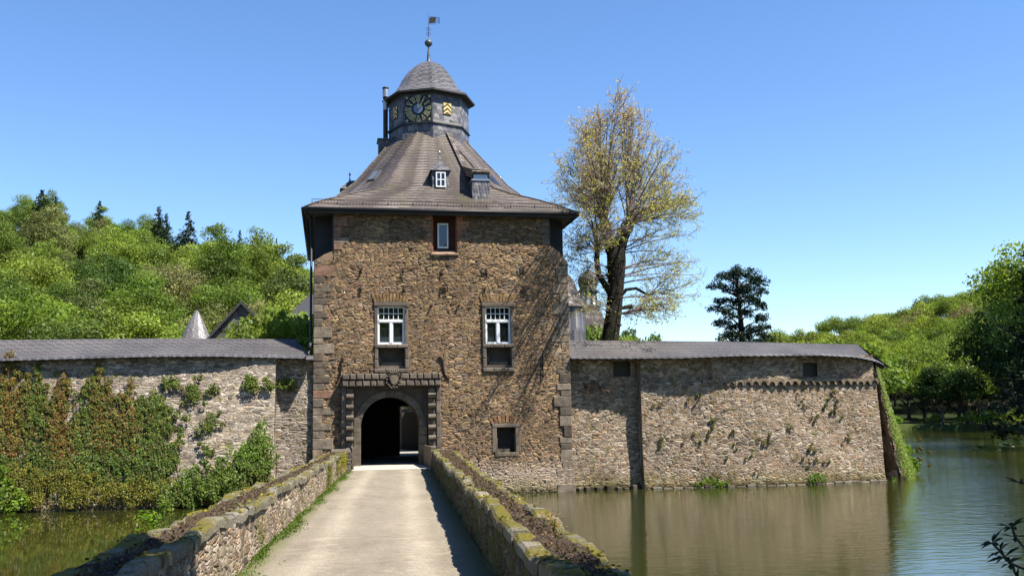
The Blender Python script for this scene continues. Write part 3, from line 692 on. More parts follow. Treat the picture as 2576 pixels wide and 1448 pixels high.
# windows with stone surround and blind niche
def big_window(x0, x1):
    w = empty('window', (0, 0, 0), parent=GH); g = lambda: (lambda k: (k, k * .96, k * .92))(rq.uniform(1.0, 1.5))
    zt, zm, zb = 6.54, 4.80, 3.68; t = .135; y0 = -.06
    mb = MB(); mb.block(x0 - .02, y0 - .03, zt - .17, x1 + .02, .35, zt, .02, c=g())
    for xa in (x0, x1 - t):
        for a, b in ((zm, 5.7), (5.7, zt - .17)): mb.block(xa, y0, a + .004, xa + t, .35, b - .004, .015, c=g())
        for a, b in ((zb + .16, 4.23), (4.23, zm - .12)): mb.block(xa - .0, y0 - .03, a + .006, xa + t + .02, .35, b - .006, .03, c=g())
    n = 3
    for k in range(3):
        xa = x0 - .01 + (x1 - x0 + .02) * k / 3; xb = xa + (x1 - x0 + .02) / 3
        mb.block(xa + .005, y0 - .05, zm - .12, xb - .005, .35, zm + .02, .025, c=g()); mb.block(xa + .005, y0 - .05, zb, xb - .005, .35, zb + .16, .03, c=g())
    mb.box(x0 + t, .34, zb + .1, x1 - t, .40, zm - .1, c=(.7,) * 3)
    mb.box(x0 + t, .12, zb + .15, x0 + t + .07, .34, zb + .78, c=g()); mb.box(x0 + t + .07, .20, zb + .15, x0 + t + .15, .34, zb + .62, c=g())
    mb.box(x0 + t, .10, zb + .15, x1 - t, .34, zb + .29, c=g()); mb.box(x0 + t + .05, .2, zb + .29, x1 - t - .1, .34, zb + .43, c=g())
    for xa in (x0 + .03, x1 - .03): mb.lathe([(0, 0), (.055, .0), (.065, .03), (.0, .07)], 0, 0, 10)
    mb.v = [v if abs(v[0]) > .07 or abs(v[1]) > .07 or v[2] > .08 else (x1 - .03 + v[0], -.11 - v[2], zt - .22 + v[1]) for v in mb.v]
    mb.build('stone_surround', M['surround'], w)
    a, b, c, d, Y = x0 + t, x1 - t, 4.83, zt - .17, .10
    mb = MB(); f = .055
    mb.box(a, Y - .06, c, a + f, Y + .02, d); mb.box(b - f, Y - .06, c, b, Y + .02, d); mb.box(a + f, Y - .06, c, b - f, Y + .02, c + f); mb.box(a + f, Y - .06, d - f, b - f, Y + .02, d)
    zt2 = 5.79; mb.box(a + f, Y - .085, zt2 - .055, b - f, Y + .02, zt2 + .055); mb.box((a + b) / 2 - .055, Y - .075, c + f, (a + b) / 2 + .055, Y + .02, zt2 - .055)
    for k in range(2):
        xa = a + f if k == 0 else (a + b) / 2 + .055; xb = (a + b) / 2 - .055 if k == 0 else b - f
        for r in ((xa, c + f, xa + .03, zt2 - .055), (xb - .03, c + f, xb, zt2 - .055), (xa + .03, c + f, xb - .03, c + f + .03), (xa + .03, zt2 - .085, xb - .03, zt2 - .055)): mb.box(r[0], Y - .045, r[1], r[2], Y + .015, r[3])
    for k in range(1, 5): xx = a + f + (b - a - 2 * f) * k / 5; mb.box(xx - .012, Y - .04, zt2 + .055, xx + .012, Y + .01, d - f)
    zz = (zt2 + .055 + d - f) / 2; mb.box(a + f, Y - .038, zz - .012, b - f, Y + .008, zz + .012)
    mb.build('frame', M['white'], w)
    mb = MB(); mb.box(a + .02, Y - .005, c + .02, b - .02, Y + .005, d - .02); mb.build('pane', M['glass'], w)
    mb = MB(); mb.box(a, Y + .03, c, b, Y + .3, c + .02); mb.box(a, Y + .3, c, b, Y + .32, d); mb.box(x0 + t, .34, zb + .1, x0 + t + .001, .341, zb + .11); mb.build('reveal_back', M['black'], w)
    mb = MB()    # relieving arch of upright stones
    for k in range(11):
        u = (k - 5) / 5; xx = (x0 + x1) / 2 + u * .62; g_ = rq.uniform(.9, 1.3); wd = .055
        mb.prism([(xx - wd, -.045, zt + .03 + .0 * abs(u)), (xx + wd * .9, -.045, zt + .03), (xx + wd + u * .1, -.045, zt + .36 - .07 * abs(u)), (xx - wd + u * .1, -.045, zt + .36 - .07 * abs(u))], (0, .1, 0), c=(1.35 * g_, 1.0 * g_, .62 * g_))
    mb.build('relieving_arch', M['quoin'], w)
    return w
big_window(-.66, .70); big_window(3.75, 5.08)
# small recessed window under the eaves
w = empty('window', (0, 0, 0), parent=GH)
mb = MB(); mb.box(1.70, .02, 8.5, 1.76, .5, 10.3, c=(.9, .8, .7)); mb.box(2.72, .02, 8.5, 2.78, .5, 10.3, c=(.9, .8, .7)); mb.box(1.7, .45, 8.5, 2.78, .5, 10.3, c=(.3,) * 3); mb.build('niche', M['sand'], w)
mb = MB(); mb.prism([(1.66, -.12, 8.50), (1.66, -.12, 8.56), (1.66, .44, 8.80), (1.66, .44, 8.5)], (1.14, 0, 0), c=(2.0, 1.6, 1.4)); mb.build('sill', M['quoin'], w)
for s_, xe in ((1, 1.72), (-1, 2.75)):
    mb = MB(); z = 8.58; k = 0
    while z < 10.1:
        h = rq.uniform(.3, .42); wd = (.18, .36)[k % 2]; x0, x1 = (xe - wd, xe) if s_ > 0 else (xe, xe + wd * 1.4); g = rq.uniform(.8, 1.15)
        mb.block(x0, -.03, z, x1, .1, z + h - .012, .012, c=(g, g, g)); z += h; k += 1
    mb.build('sandstone_jamb', M['sand'], w)
mb = MB(); a, b, c, d, Y = 1.97, 2.42, 8.84, 9.9, .34
for r in ((a, c, a + .06, d), (b - .06, c, b, d), (a + .06, c, b - .06, c + .07), (a + .06, d - .07, b - .06, d)): mb.box(r[0], Y - .06, r[1], r[2], Y + .02, r[3])
mb.build('frame', M['white'], w); mb = MB(); mb.box(a + .02, Y - .005, c + .02, b - .02, Y + .005, d - .02); mb.build('pane', M['glass'], w)
# small blind opening low right
w = empty('window', (0, 0, 0), parent=GH)
mb = MB(); mb.block(4.10, -.06, 1.42, 5.26, .3, 1.575, .015, c=(1.6, 1.5, 1.35)); mb.block(4.10, -.05, .42, 4.29, .3, 1.41, .015, c=(1.5, 1.4, 1.25)); mb.block(5.06, -.05, .42, 5.27, .3, 1.41, .015, c=(1.4, 1.3, 1.2)); mb.block(4.2, -.06, .25, 5.2, .3, .41, .02, c=(1.6, 1.5, 1.3))
mb.box(4.29, .32, .4, 5.06, .38, 1.42, c=(.35,) * 3); mb.box(4.29, .08, .41, 4.84, .32, .55, c=(1.4, 1.3, 1.1)); mb.box(4.29, .1, .55, 4.34, .32, 1.0, c=(1.2,) * 3)
mb.build('stone_surround', M['surround'], w)
mb = MB()
for k in range(8):
    u = (k - 3.5) / 3.5; xx = 4.66 + u * .5; g_ = rq.uniform(.8, 1.3); mb.prism([(xx - .06, -.045, 1.62 - .06 * u * u), (xx + .055, -.045, 1.62 - .06 * u * u), (xx + .06 + u * .14, -.045, 1.93 - .13 * u * u), (xx - .06 + u * .14, -.045, 1.93 - .13 * u * u)], (0, .1, 0), c=(1.5 * g_, 1.0 * g_, .68 * g_))
mb.build('relieving_arch', M['quoin'], w)

# iron wall anchors (letters and figures)
def anchor(cx_, cz_, strokes, s=.34, r=.02):
    mb = MB()
    for st in strokes: mb.tube([(cx_ + x * s, -.075, cz_ + z * s) for x, z in st], r, 6)
    mb.tube([(cx_, .05, cz_), (cx_, -.09, cz_)], .03, 6)
    return mb.build('wall_anchor', M['iron'], GH)
A_S = [[(.3, .45), (.1, .5), (0, .3), (0, 0), (-.05, -.35), (-.2, -.5), (-.4, -.45)]]
A_C = [[(.25, .42), (0, .5), (-.2, .25), (-.22, -.2), (0, -.5), (.2, -.45)]]
A_I = [[(-.2, .25), (0, .35), (.2, .25)], [(0, .35), (0, -.35)]]
A_H = [[(-.32, .5), (-.32, -.5)], [(.32, .5), (.32, -.5)], [(-.32, 0), (.32, 0)]]
A_U = [[(-.25, .5), (-.25, -.3), (0, -.5), (.2, -.3), (.22, .5)], [(-.3, .5), (.3, .5)]]
A_E = [[(-.2, .45), (.15, .5)], [(-.05, .5), (-.1, 0), (.1, -.45), (.3, -.2)], [(-.1, 0), (.15, .02)]]
A_EC = [[(.2, .4), (0, .5), (-.2, .2), (-.18, -.3), (.05, -.5), (.22, -.3)], [(-.2, 0), (.15, .05)]]
A_H2 = [[(-.35, .5), (-.3, -.5)], [(.35, .55), (.35, -.5)], [(-.32, .05), (.35, .05)], [(-.35, .45), (.3, .45)]]
A_1 = [[(-.3, .1), (.15, .45), (-.05, -.2), (.05, -.45), (.3, -.3)]]
A_N = [[(-.3, -.45), (-.28, .45), (.28, -.45), (.3, .45)], [(-.38, .45), (-.15, .45)]]
A_d = [[(.1, .3), (.1, -.1), (-.05, -.35)], [(-.1, -.3), (.12, -.1)]]
for x, z, s in ((-1.19, 7.79, A_S), (.55, 7.80, A_C), (2.09, 7.73, A_I), (3.86, 7.77, A_H), (5.48, 7.85, A_U), (-1.19, 7.05, A_E), (.55, 7.06, A_EC), (2.21, 7.12, A_H2), (3.88, 7.05, A_1), (5.55, 7.04, A_N), (1.65, 6.41, A_d), (2.78, 6.43, A_d)): anchor(x, z, s)
anchor(-1.98, 3.78, [[(.28, 1.2), (.12, 1.15), (.02, .8), (0, .2), (-.05, -.4), (-.3, -1.0), (-.5, -1.2)]], .42, .035)
anchor(2.06, 3.82, [[(-.35, 1.1), (-.1, 1.12), (.1, .8), (.12, .2), (.25, -.5), (.55, -.95), (.75, -1.0)]], .42, .042)
anchor(6.25, 3.9, [[(.0, 1.15), (.08, .7), (0, 0), (.02, -.7), (0, -1.2)]], .42, .03)

# ---- roof
RX, RY = 2.185, 6.1
RINGS = [(10.33, 5.65, 6.45, 5.65, 6.45), (10.7, 5.3, 6.05, 4.95, 5.6), (11.05, 4.95, 5.65, 4.0, 4.3), (11.35, 4.68, 5.30, 3.0, 3.2), (11.65, 4.38, 4.95, 2.35, 2.5), (12.0, 4.05, 4.5, 2.1, 2.2), (12.5, 3.5, 3.95, 1.88, 1.9), (13.3, 2.92, 3.2, 1.5, 1.5), (14.0, 2.4, 2.55, 1.12, 1.12), (15.0, 1.66, 1.66, .66, .66)]
def ringpts(z, dx, dy, wx, wy): return [Vector((RX + x, RY + y, z)) for x, y in ((-wx, -dy), (wx, -dy), (dx, -wy), (dx, wy), (wx, dy), (-wx, dy), (-dx, wy), (-dx, -wy))]
def roof_dy(z):
    for a, b in zip(RINGS, RINGS[1:]):
        if z <= b[0]: return a[2] + (b[2] - a[2]) * (z - a[0]) / (b[0] - a[0])
    return RINGS[-1][2]
def roof_front(z): return RY - roof_dy(z)
R3 = []
for a, b in zip(RINGS, RINGS[1:]):
    m = max(1, int(sum(abs(b[i] - a[i]) for i in (0, 1)) / .25))
    for k in range(m): R3.append([a[i] + (b[i] - a[i]) * k / m for i in range(5)])
R3.append(list(RINGS[-1]))
mb = MB(); P = [ringpts(*r) for r in R3]
for k in range(len(P) - 1):
    for q in range(8):
        a, b, c, d = P[k][q], P[k][(q + 1) % 8], P[k + 1][(q + 1) % 8], P[k + 1][q]
        if (a - b).length < 1e-4: mb.add([a, c, d], [(0, 1, 2)])
        else: mb.quad(a, b, c, d)
ARC = [(RINGS[0][0], 0.0)]
for a_, b_ in zip(RINGS, RINGS[1:]): ARC.append((b_[0], ARC[-1][1] + sqrt((b_[0] - a_[0]) ** 2 + (b_[2] - a_[2]) ** 2)))
roof = mb.build('roof', M['slateB'], GH, lambda z: lerp_tab(ARC, z))
for q_ in range(8):
    pts_ = [ringpts(*r_)[q_] + Vector((0, 0, .015)) for r_ in RINGS]
    mb = MB(); mb.tube(pts_, .035, 5); mb.build('hip_ridge', M['slateB'], roof)
ex0, ex1, ey0, ey1 = RX - 5.65, RX + 5.65, RY - 6.45, RY + 6.45
mb = MB()
for (a, b, c, d) in ((ex0, ey0, ex1, ey0 + .5), (ex0, ey1 - .5, ex1, ey1), (ex0, ey0 + .5, ex0 + .9, ey1 - .5), (ex1 - .9, ey0 + .5, ex1, ey1 - .5)): mb.box(a, b, 10.18, c, d, 10.24)
mb.box(ex0 + .9, ey0 + .5, 10.18, ex0 + 1.6, ey0 + 1.5, 10.24); mb.box(ex1 - 1.6, ey0 + .5, 10.18, ex1 - .9, ey0 + 1.5, 10.24)
mb.box(ex0, ey0 - .02, 10.12, ex1, ey0 + .03, 10.32); mb.box(ex0, ey0 + .03, 10.12, ex0 + .05, ey1, 10.32); mb.box(ex1 - .05, ey0 + .03, 10.12, ex1, ey1, 10.32)
mb.build('soffit', M['wood'], roof)
mb = MB()
for (p, q) in (((ex0 - .06, ey0 - .08), (ex1 + .06, ey0 - .08)), ((ex0 - .06, ey0 - .08), (ex0 - .06, ey1)), ((ex1 + .06, ey0 - .08), (ex1 + .06, ey1))): mb.tube([(p[0], p[1], 10.27), (q[0], q[1], 10.27)], .07, 8)
mb.build('gutter', M['metal'], roof)
mb = MB(); y = ey0 + .22
for zz in (10.50, 10.72): mb.tube([(ex0 + .28, y, zz), (ex1 - .28, y, zz)], .012, 5)
x = ex0 + .3; k = 0
while x < ex1 - .28:
    big_ = k % 8 == 0
    mb.tube([(x, y, 10.40 if big_ else 10.5), (x, y, 10.72)], .018 if big_ else .008, 4)
    if big_: mb.tube([(x, y, 10.68), (x, y + .3, 10.62)], .01, 4)
    x += .128; k += 1
mb.build('snow_guard', M['rust'], roof)
mb = MB(); mb.tube([(TX0 - .13, .12, 10.1), (TX0 - .13, .12, 4.75), (TX0 - .18, -.05, 4.55), (TX0 - .22, -.35, 4.42)], .05, 8); mb.tube([(ex0 + .05, ey0 + .2, 10.2), (TX0 - .13, .12, 9.9)], .05, 8)
mb.tube([(TX0 - .14, -.0, 4.9), (TX0 - .17, -.03, 4.62)], .07, 8, c=(1, 1, 1)); mb.build('downpipe', M['metal'], GH)
# dormer
dm = empty('dormer', (0, 0, 0), parent=roof)
yf = roof_front(11.62) - .03; x0, x1 = 1.86, 2.56; xm = 2.21
mb = MB(); mb.box(x0, yf, 11.55, x1, yf + 1.2, 12.38); mb.build('cheeks', M['slateT'], dm)
mb = MB(); e = .1; zt = 12.36
pts = [(x0 - e, yf - e, zt), (x1 + e, yf - e, zt), (x1 + e, yf + 1.0, zt), (x0 - e, yf + 1.0, zt)]
m1 = [(xm - .2, yf + .15, zt + .32), (xm + .2, yf + .15, zt + .32), (xm + .2, yf + 1.1, zt + .34), (xm - .2, yf + 1.1, zt + .34)]
m2 = [(xm - .03, yf + .34, zt + .62), (xm + .03, yf + .34, zt + .62), (xm + .03, yf + 1.2, zt + .45), (xm - .03, yf + 1.2, zt + .45)]
for A, B in ((pts, m1), (m1, m2)):
    for k in range(4): mb.quad(A[k], A[(k + 1) % 4], B[(k + 1) % 4], B[k])
mb.quad(*m2); mb.quad(*pts[::-1]); mb.build('dormer_roof', M['slateT'], dm)
def finial(mb, x, y, z, k=1.0): mb.lathe([(.05 * k, z), (.022 * k, z + .18 * k), (.018 * k, z + .25 * k), (.05 * k, z + .29 * k), (.055 * k, z + .32 * k), (.02 * k, z + .37 * k), (0.0, z + .44 * k)], x, y, 8, smooth=True)
mb = MB(); finial(mb, xm, yf + .34, zt + .58, .95); mb.build('finial', M['zinc'], dm)
mb = MB(); a, b, c, d, Y = 2.0, 2.42, 11.62, 12.28, yf - .02
for r in ((a, c, a + .05, d), (b - .05, c, b, d), (a, c, b, c + .06), (a, d - .05, b, d), ((a + b) / 2 - .025, c, (a + b) / 2 + .025, d), (a, (c + d) / 2 - .02, b, (c + d) / 2 + .02)): mb.box(r[0], Y - .05 - random.uniform(0, .004), r[1], r[2], Y + .01, r[3])
fr = mb.build('frame', M['white'], dm); mb = MB(); mb.box(a, Y - .015, c, b, Y + .005, d); mb.build('pane', M['glass'], fr)
# slate-hung chimney with duct up the roof
ch = empty('chimney', (0, 0, 0), parent=roof)
yc = .38
mb = MB(); mb.box(3.47, yc, 10.5, 4.22, yc + .9, 11.78); mb.build('shaft', M['slateT'], ch)
mb = MB(); mb.box(3.44, yc - .03, 11.78, 4.25, yc + .93, 11.86); mb.box(3.55, yc + .12, 11.86, 4.14, yc + .16, 12.08); mb.build('flashing', M['zinc'], ch)
mb = MB(); mb.box(3.6, yc + .16, 11.86, 4.1, yc + .8, 12.15); mb.build('flue_opening', M['black'], ch)
zt = 12.18
mb = MB(); mb.prism([(3.46, yc - .02, zt), (4.23, yc - .02, zt), (4.17, yc + .08, zt + .16), (3.5, yc + .08, zt + .16)], (0, .8, 0))
top = [Vector((2.93, roof_front(14.9) + .1, 15.0))]
a0, a1 = Vector((3.46, yc + .0, zt + .10)), Vector((4.24, yc + .0, zt + .06)); zq = [12.9, 13.6, 14.3, 14.95]
rows = [(a0, a1)] + [(Vector((3.46 + (2.86 - 3.46) * f, roof_front(z) - .10, z + .05)), Vector((4.24 + (3.0 - 4.24) * f, roof_front(z) + .30 * (1 - f) - .02, z + .02))) for f, z in ((.25, 12.9), (.5, 13.6), (.75, 14.3), (1.0, 14.97))]
dn = Vector((0, .3, -.3))
for (p, q), (p2, q2) in zip(rows, rows[1:]): mb.add([p, q, q2, p2, p + dn, q + dn, q2 + dn, p2 + dn], [(0, 1, 2, 3), (0, 3, 7, 4), (1, 5, 6, 2)])
mb.add([a0, a1, a1 + dn, a0 + dn], [(0, 1, 2, 3)])
mb.build('hood', M['slateB'], ch)
# boarded stack with tall metal flue
fl = empty('flue_stack', (0, 0, 0), parent=roof)
mb = MB(); mb.box(-.2, 5.7, 13.0, .62, 6.5, 14.96); mb.build('slate_box', M['slateG'], fl); mb = MB(); mb.box(-.26, 5.64, 14.96, .66, 6.56, 15.02); mb.build('cap_plate', M['lead'], fl)
mb = MB(); mb.lathe([(.115, 15.0), (.115, 17.05), (.13, 17.08), (.13, 17.55), (.15, 17.56), (.15, 17.62), (0, 17.63)], .14, 6, 16, smooth=True); mb.tube([(.14, 6, 16.5), (.62, 6.0, 16.45)], .012, 5); mb.build('flue_pipe', M['metal'], fl)
mb = MB(); mb.lathe([(.135, 17.15), (.137, 17.3), (.137, 17.5), (.135, 17.52)], .14, 6, 16, smooth=True); mb.lathe([(.12, 16.5), (.122, 16.6), (.12, 17.0)], .14, 6, 16, smooth=True); mb.build('flue_collar', M['zinc'], fl)
# skylights
def skylight(x, z, w_, h_, side_):
    mb = MB()
    if side_ < 0: p0 = Vector((RX - 1.92, RY - 4.05, 12.35)); p1 = Vector((RX - 3.62, RY - 1.98, 12.35)); up = Vector((.54, .62, .9)).normalized()
    else: p0 = Vector((RX + 1.92, RY - 4.05, 12.35)); p1 = Vector((RX + 3.62, RY - 1.98, 12.35)); up = Vector((-.54, .62, .9)).normalized()
    u = (p1 - p0).normalized(); c = p0 + (p1 - p0) * x + Vector((0, 0, 0)) + up * z; n = (u.cross(up) if side_ > 0 else up.cross(u)).normalized()
    if n.y > 0: n = -n
    c = c + n * .10
    q = [c, c + u * w_, c + u * w_ + up * h_, c + up * h_]
    mb.add([v - n * .25 for v in q] + q, [(4, 5, 6, 7), (0, 1, 5, 4), (1, 2, 6, 5), (2, 3, 7, 6), (3, 0, 4, 7)]); f = mb.build('skylight', M['lead'], roof)
    mb = MB(); g = [v + n * .01 for v in (c + u * .06 + up * .06, c + u * (w_ - .06) + up * .06, c + u * (w_ - .06) + up * (h_ - .06), c + u * .06 + up * (h_ - .06))]; mb.quad(*g); mb.build('pane', M['zinc'] if side_ < 0 else M['glass'], f)
skylight(.42, -.1, .5, .7, -1); skylight(.30, -.35, .5, .75, 1)
# side dormers (their ends show past the hips)
for s_ in (-1, 1):
    sd = empty('side_dormer', (0, 0, 0), parent=roof); xx = RX + s_ * 4.05; y = 7.2
    mb = MB(); mb.box(min(xx, RX + s_ * 3.0), y - .4, 11.9, max(xx, RX + s_ * 3.0), y + .4, 12.85); mb.build('cheeks', M['slateT'], sd)
    mb = MB(); o_ = s_ * .12; A = [(xx + o_, y - .55, 12.78), (xx + o_, y + .55, 12.78), (RX + s_ * 2.4, y + .55, 12.9), (RX + s_ * 2.4, y - .55, 12.9)]; B = [(xx - s_ * .35, y - .03, 13.3), (xx - s_ * .35, y + .03, 13.3), (RX + s_ * 2.2, y + .03, 13.3), (RX + s_ * 2.2, y - .03, 13.3)]
    for k in range(4): mb.quad(A[k], A[(k + 1) % 4], B[(k + 1) % 4], B[k])
    mb.quad(*B); mb.quad(*A); mb.build('dormer_roof', M['slateB'], sd); mb = MB(); finial(mb, xx - s_ * .35, y, 13.26, 1.1); mb.build('finial', M['zinc'], sd)

# ---- octagonal clock turret
TU = empty('clock_turret', (RX + .05, RY, 15.0), parent=GH)
TC = Vector((RX + .05, RY, 0)); RO = 1.93
def oct_pts(r, z, a0=0): return [Vector((r * sin(a0 + radians(45 * k)), -r * cos(a0 + radians(45 * k)), z - 15.0)) for k in range(8)]   # k=0 vertex to the front
def oct_shell(mb, prof, c=(1, 1, 1)):
    for (r0_, z0), (r1_, z1) in zip(prof, prof[1:]):
        A, B = oct_pts(r0_, z0), oct_pts(r1_, z1)
        for k in range(8): mb.quad(A[k], A[(k + 1) % 8], B[(k + 1) % 8], B[k], c=c)
mb = MB(); oct_shell(mb, [(RO, 13.6), (RO, 15.42)]); oct_shell(mb, [(RO, 15.5), (RO, 17.12)]); mb.build('slate_wall', M['slateT'], TU)
mb = MB(); oct_shell(mb, [(RO + .005, 15.40), (RO + .07, 15.41), (RO + .06, 15.46), (RO + .005, 15.55)]); mb.build('ledge', M['metal'], TU)
cap = [(2.25, 17.0), (1.92, 17.2), (1.62, 17.47), (1.43, 17.76), (1.29, 18.05), (1.13, 18.3), (.93, 18.55), (.7, 18.75), (.43, 18.92), (.12, 19.04)]
mb = MB(); oct_shell(mb, cap); cp = mb.build('cap_roof', M['slateT'], TU)
mb = MB(); oct_shell(mb, [(2.25, 16.995), (2.25, 16.92), (1.93, 16.93)]); oct_shell(mb, [(1.95, 16.93), (1.95, 16.8)]); mb.build('cornice', M['wood'], TU)
mb = MB(); mb.lathe([(.15, 3.98), (.09, 4.12), (.075, 4.35), (.055, 4.55), (.03, 4.72), (.025, 4.78), (.09, 4.82), (.175, 4.92), (.195, 5.0), (.175, 5.08), (.09, 5.16), (.03, 5.2), (.02, 5.3)], 0, 0, 14, smooth=True); mb.build('finial_ball', M['lead'], TU)
wv = empty('weather_vane', (0, 0, 0), parent=TU)
mb = MB(); mb.tube([(0, 0, 5.2), (0, 0, 6.55)], [.016, .008], 6)
for s_ in (-1, 1):
    for z0 in (5.38, 5.62): mb.tube([(0, 0, z0), (s_ * .09, 0, z0 + .04), (s_ * .1, 0, z0 + .12), (s_ * .04, 0, z0 + .17), (s_ * .03, 0, z0 + .1)], .01, 5)
mb.build('rod', M['iron'], wv)
mb = MB(); mb.prism([(.03, 0, 6.0), (.35, 0, 6.05), (.38, 0, 6.34), (.05, 0, 6.3)], (0, .012, 0))
for k in range(9): mb.tube([(.04 + .04 * k, .006, 5.99 + .005 * k), (.05 + .04 * k, .006, 5.95 + .005 * k), (.08 + .04 * k, .006, 5.98)], .008, 4); mb.tube([(.04 + .04 * k, .006, 6.31), (.06 + .04 * k, .006, 6.37), (.08 + .04 * k, .006, 6.33)], .008, 4)
for z0 in (6.06, 6.17, 6.28): mb.tube([(.38, .006, z0), (.48, .006, z0 + .05), (.56, .006, z0 + .04), (.55, .006, z0 - .02), (.49, .006, z0 - .01)], .014, 5)
mb.build('vane_flag', M['iron'], wv)
# clock face on the front-left facet, shields on neighbours
def facet(k):   # facet centre frame: k=0 -> between vertex 0 and 1
    a = radians(45 * k + 22.5); n = Vector((sin(a), -cos(a), 0)); u = Vector((cos(a), sin(a), 0)); return n * RO * cos(radians(22.5)), u, n
def fm(k, off=0.0):
    c, u, n = facet(k); m = Matrix(((u.x, -n.x, 0, 0), (u.y, -n.y, 0, 0), (0, 0, 1, 0), (0, 0, 0, 1))); m.translation = c + n * off; return m
ck = empty('clock', (0, 0, 0), parent=TU); m = fm(-1); zc = 1.13; cu = .03; S = .645
mb = MB(); mb.box(cu - S, -.05, zc - S, cu + S, .0, zc + S, M=m); mb.build('dial', M['black'], ck)
mb = MB()
for (a, b, c, d) in ((cu - S - .03, zc - S - .03, cu - S, zc + S + .03), (cu + S, zc - S - .03, cu + S + .03, zc + S + .03), (cu - S, zc - S - .03, cu + S, zc - S), (cu - S, zc + S, cu + S, zc + S + .03)): mb.box(a, -.065, b, c, .0, d, M=m)
mb.build('rim', M['lead'], ck)
def numeral(mb, txt, ang, m, R0=.345, R1=.60):
    wd = {'I': .045, 'V': .10, 'X': .10}; tot = sum(wd[c] for c in txt) + .012 * (len(txt) - 1); x = -tot / 2; ca, sa = cos(ang), sin(ang)
    def T(x, r): return (cu + r * sa + x * ca, -.062, zc + r * ca - x * sa)
    def st(x0_, r0_, x1_, r1_, t_=.012):
        dx, dr = x1_ - x0_, r1_ - r0_; L = sqrt(dx * dx + dr * dr); nx, nr = -dr / L * t_, dx / L * t_
        P_ = [m @ Vector(T(*q)) for q in ((x0_ + nx, r0_ + nr), (x0_ - nx, r0_ - nr), (x1_ - nx, r1_ - nr), (x1_ + nx, r1_ + nr))]; mb.quad(*P_)
    for c in txt:
        w_ = wd[c]; k1 = R1 / ((R0 + R1) / 2); k0 = R0 / ((R0 + R1) / 2)
        if c == 'I': st((x + w_ / 2) * k0, R0, (x + w_ / 2) * k1, R1, .012)
        elif c == 'V': st((x + w_ / 2) * k0, R0, x * k1, R1, .012); st((x + w_ / 2) * k0, R0, (x + w_) * k1, R1, .010)
        else: st(x * k0, R0, (x + w_) * k1, R1, .010); st((x + w_) * k0, R0, x * k1, R1, .012)
        x += w_ + .012
    st(-tot / 2 * .8, R0, tot / 2 * .8, R0, .008); st(-tot / 2 * 1.25, R1, tot / 2 * 1.25, R1, .008)
mb = MB()
for k, tx in enumerate(('XII', 'I', 'II', 'III', 'IIII', 'V', 'VI', 'VII', 'VIII', 'IX', 'X', 'XI')): numeral(mb, tx, radians(30 * k), m)
mb.build('numerals', M['goldd'], ck)
mb = MB()
for k in range(60):
    a = radians(6 * k); r = .622 if k % 5 else .625; s_ = .006 if k % 5 else .012; p = (cu + r * sin(a), zc + r * cos(a)); mb.box(p[0] - s_, -.062, p[1] - s_, p[0] + s_, -.051, p[1] + s_, M=m)
for sx_ in (-1, 1):
    for sz in (-1, 1):
        for dx, dz in ((.035, 0), (-.035, 0), (0, .035), (0, -.035)): mb.lathe([(0, 0), (.026, .0), (.026, .01), (0, .012)], 0, 0, 8)
        n8 = len(mb.v) // 1
        base = len(mb.v) - 4 * 32
        for q, (dx, dz) in enumerate(((.035, 0), (-.035, 0), (0, .035), (0, -.035))):
            for i in range(base + q * 32, base + (q + 1) * 32):
                v = mb.v[i]; mb.v[i] = tuple(m @ Vector((cu + sx_ * .55 + dx + v[0], -.052 - v[2], zc + sz * .55 + dz + v[1])))
mb.build('ornaments', M['goldd'], ck)
mb = MB(); P_ = [m @ Vector((cu + .225 * cos(2 * pi * k / 28), -.056, zc + .225 * sin(2 * pi * k / 28))) for k in range(28)]; mb.add(P_, [tuple(range(28))]); mb.build('moon_disc', M['blue'], ck)
mb = MB(); P_ = [m @ Vector((cu + .222 * cos(a_), -.060, zc + .222 * sin(a_))) for a_ in [radians(-100 + 10 * k) for k in range(15)]]; mb.add(P_, [tuple(range(15))]); mb.build('moon_half', M['pale'], ck)
def hand(name, ang, L, w_, mt, off):
    mb = MB(); ca, sa = cos(ang), sin(ang); T = lambda x, r: m @ Vector((cu + r * sa + x * ca, off, zc + r * ca - x * sa))
    P_ = [T(-w_ * .5, 0), T(-w_, L * .45), T(-w_ * .35, L * .55), T(-w_ * .3, L * .85), T(0, L), T(w_ * .3, L * .85), T(w_ * .35, L * .55), T(w_, L * .45), T(w_ * .5, 0)]
    n_ = (m.to_3x3() @ Vector((0, 1, 0))) * .008; mb.prism(P_, n_); mb.build(name, mt, ck)
hand('hour_hand', radians(2), .36, .045, M['goldd'], -.085); hand('minute_hand', radians(36), .54, .04, M['goldd'], -.10); hand('hour_hand', radians(182), .12, .03, M['red'], -.08); hand('minute_hand', radians(216), .14, .03, M['red'], -.095)
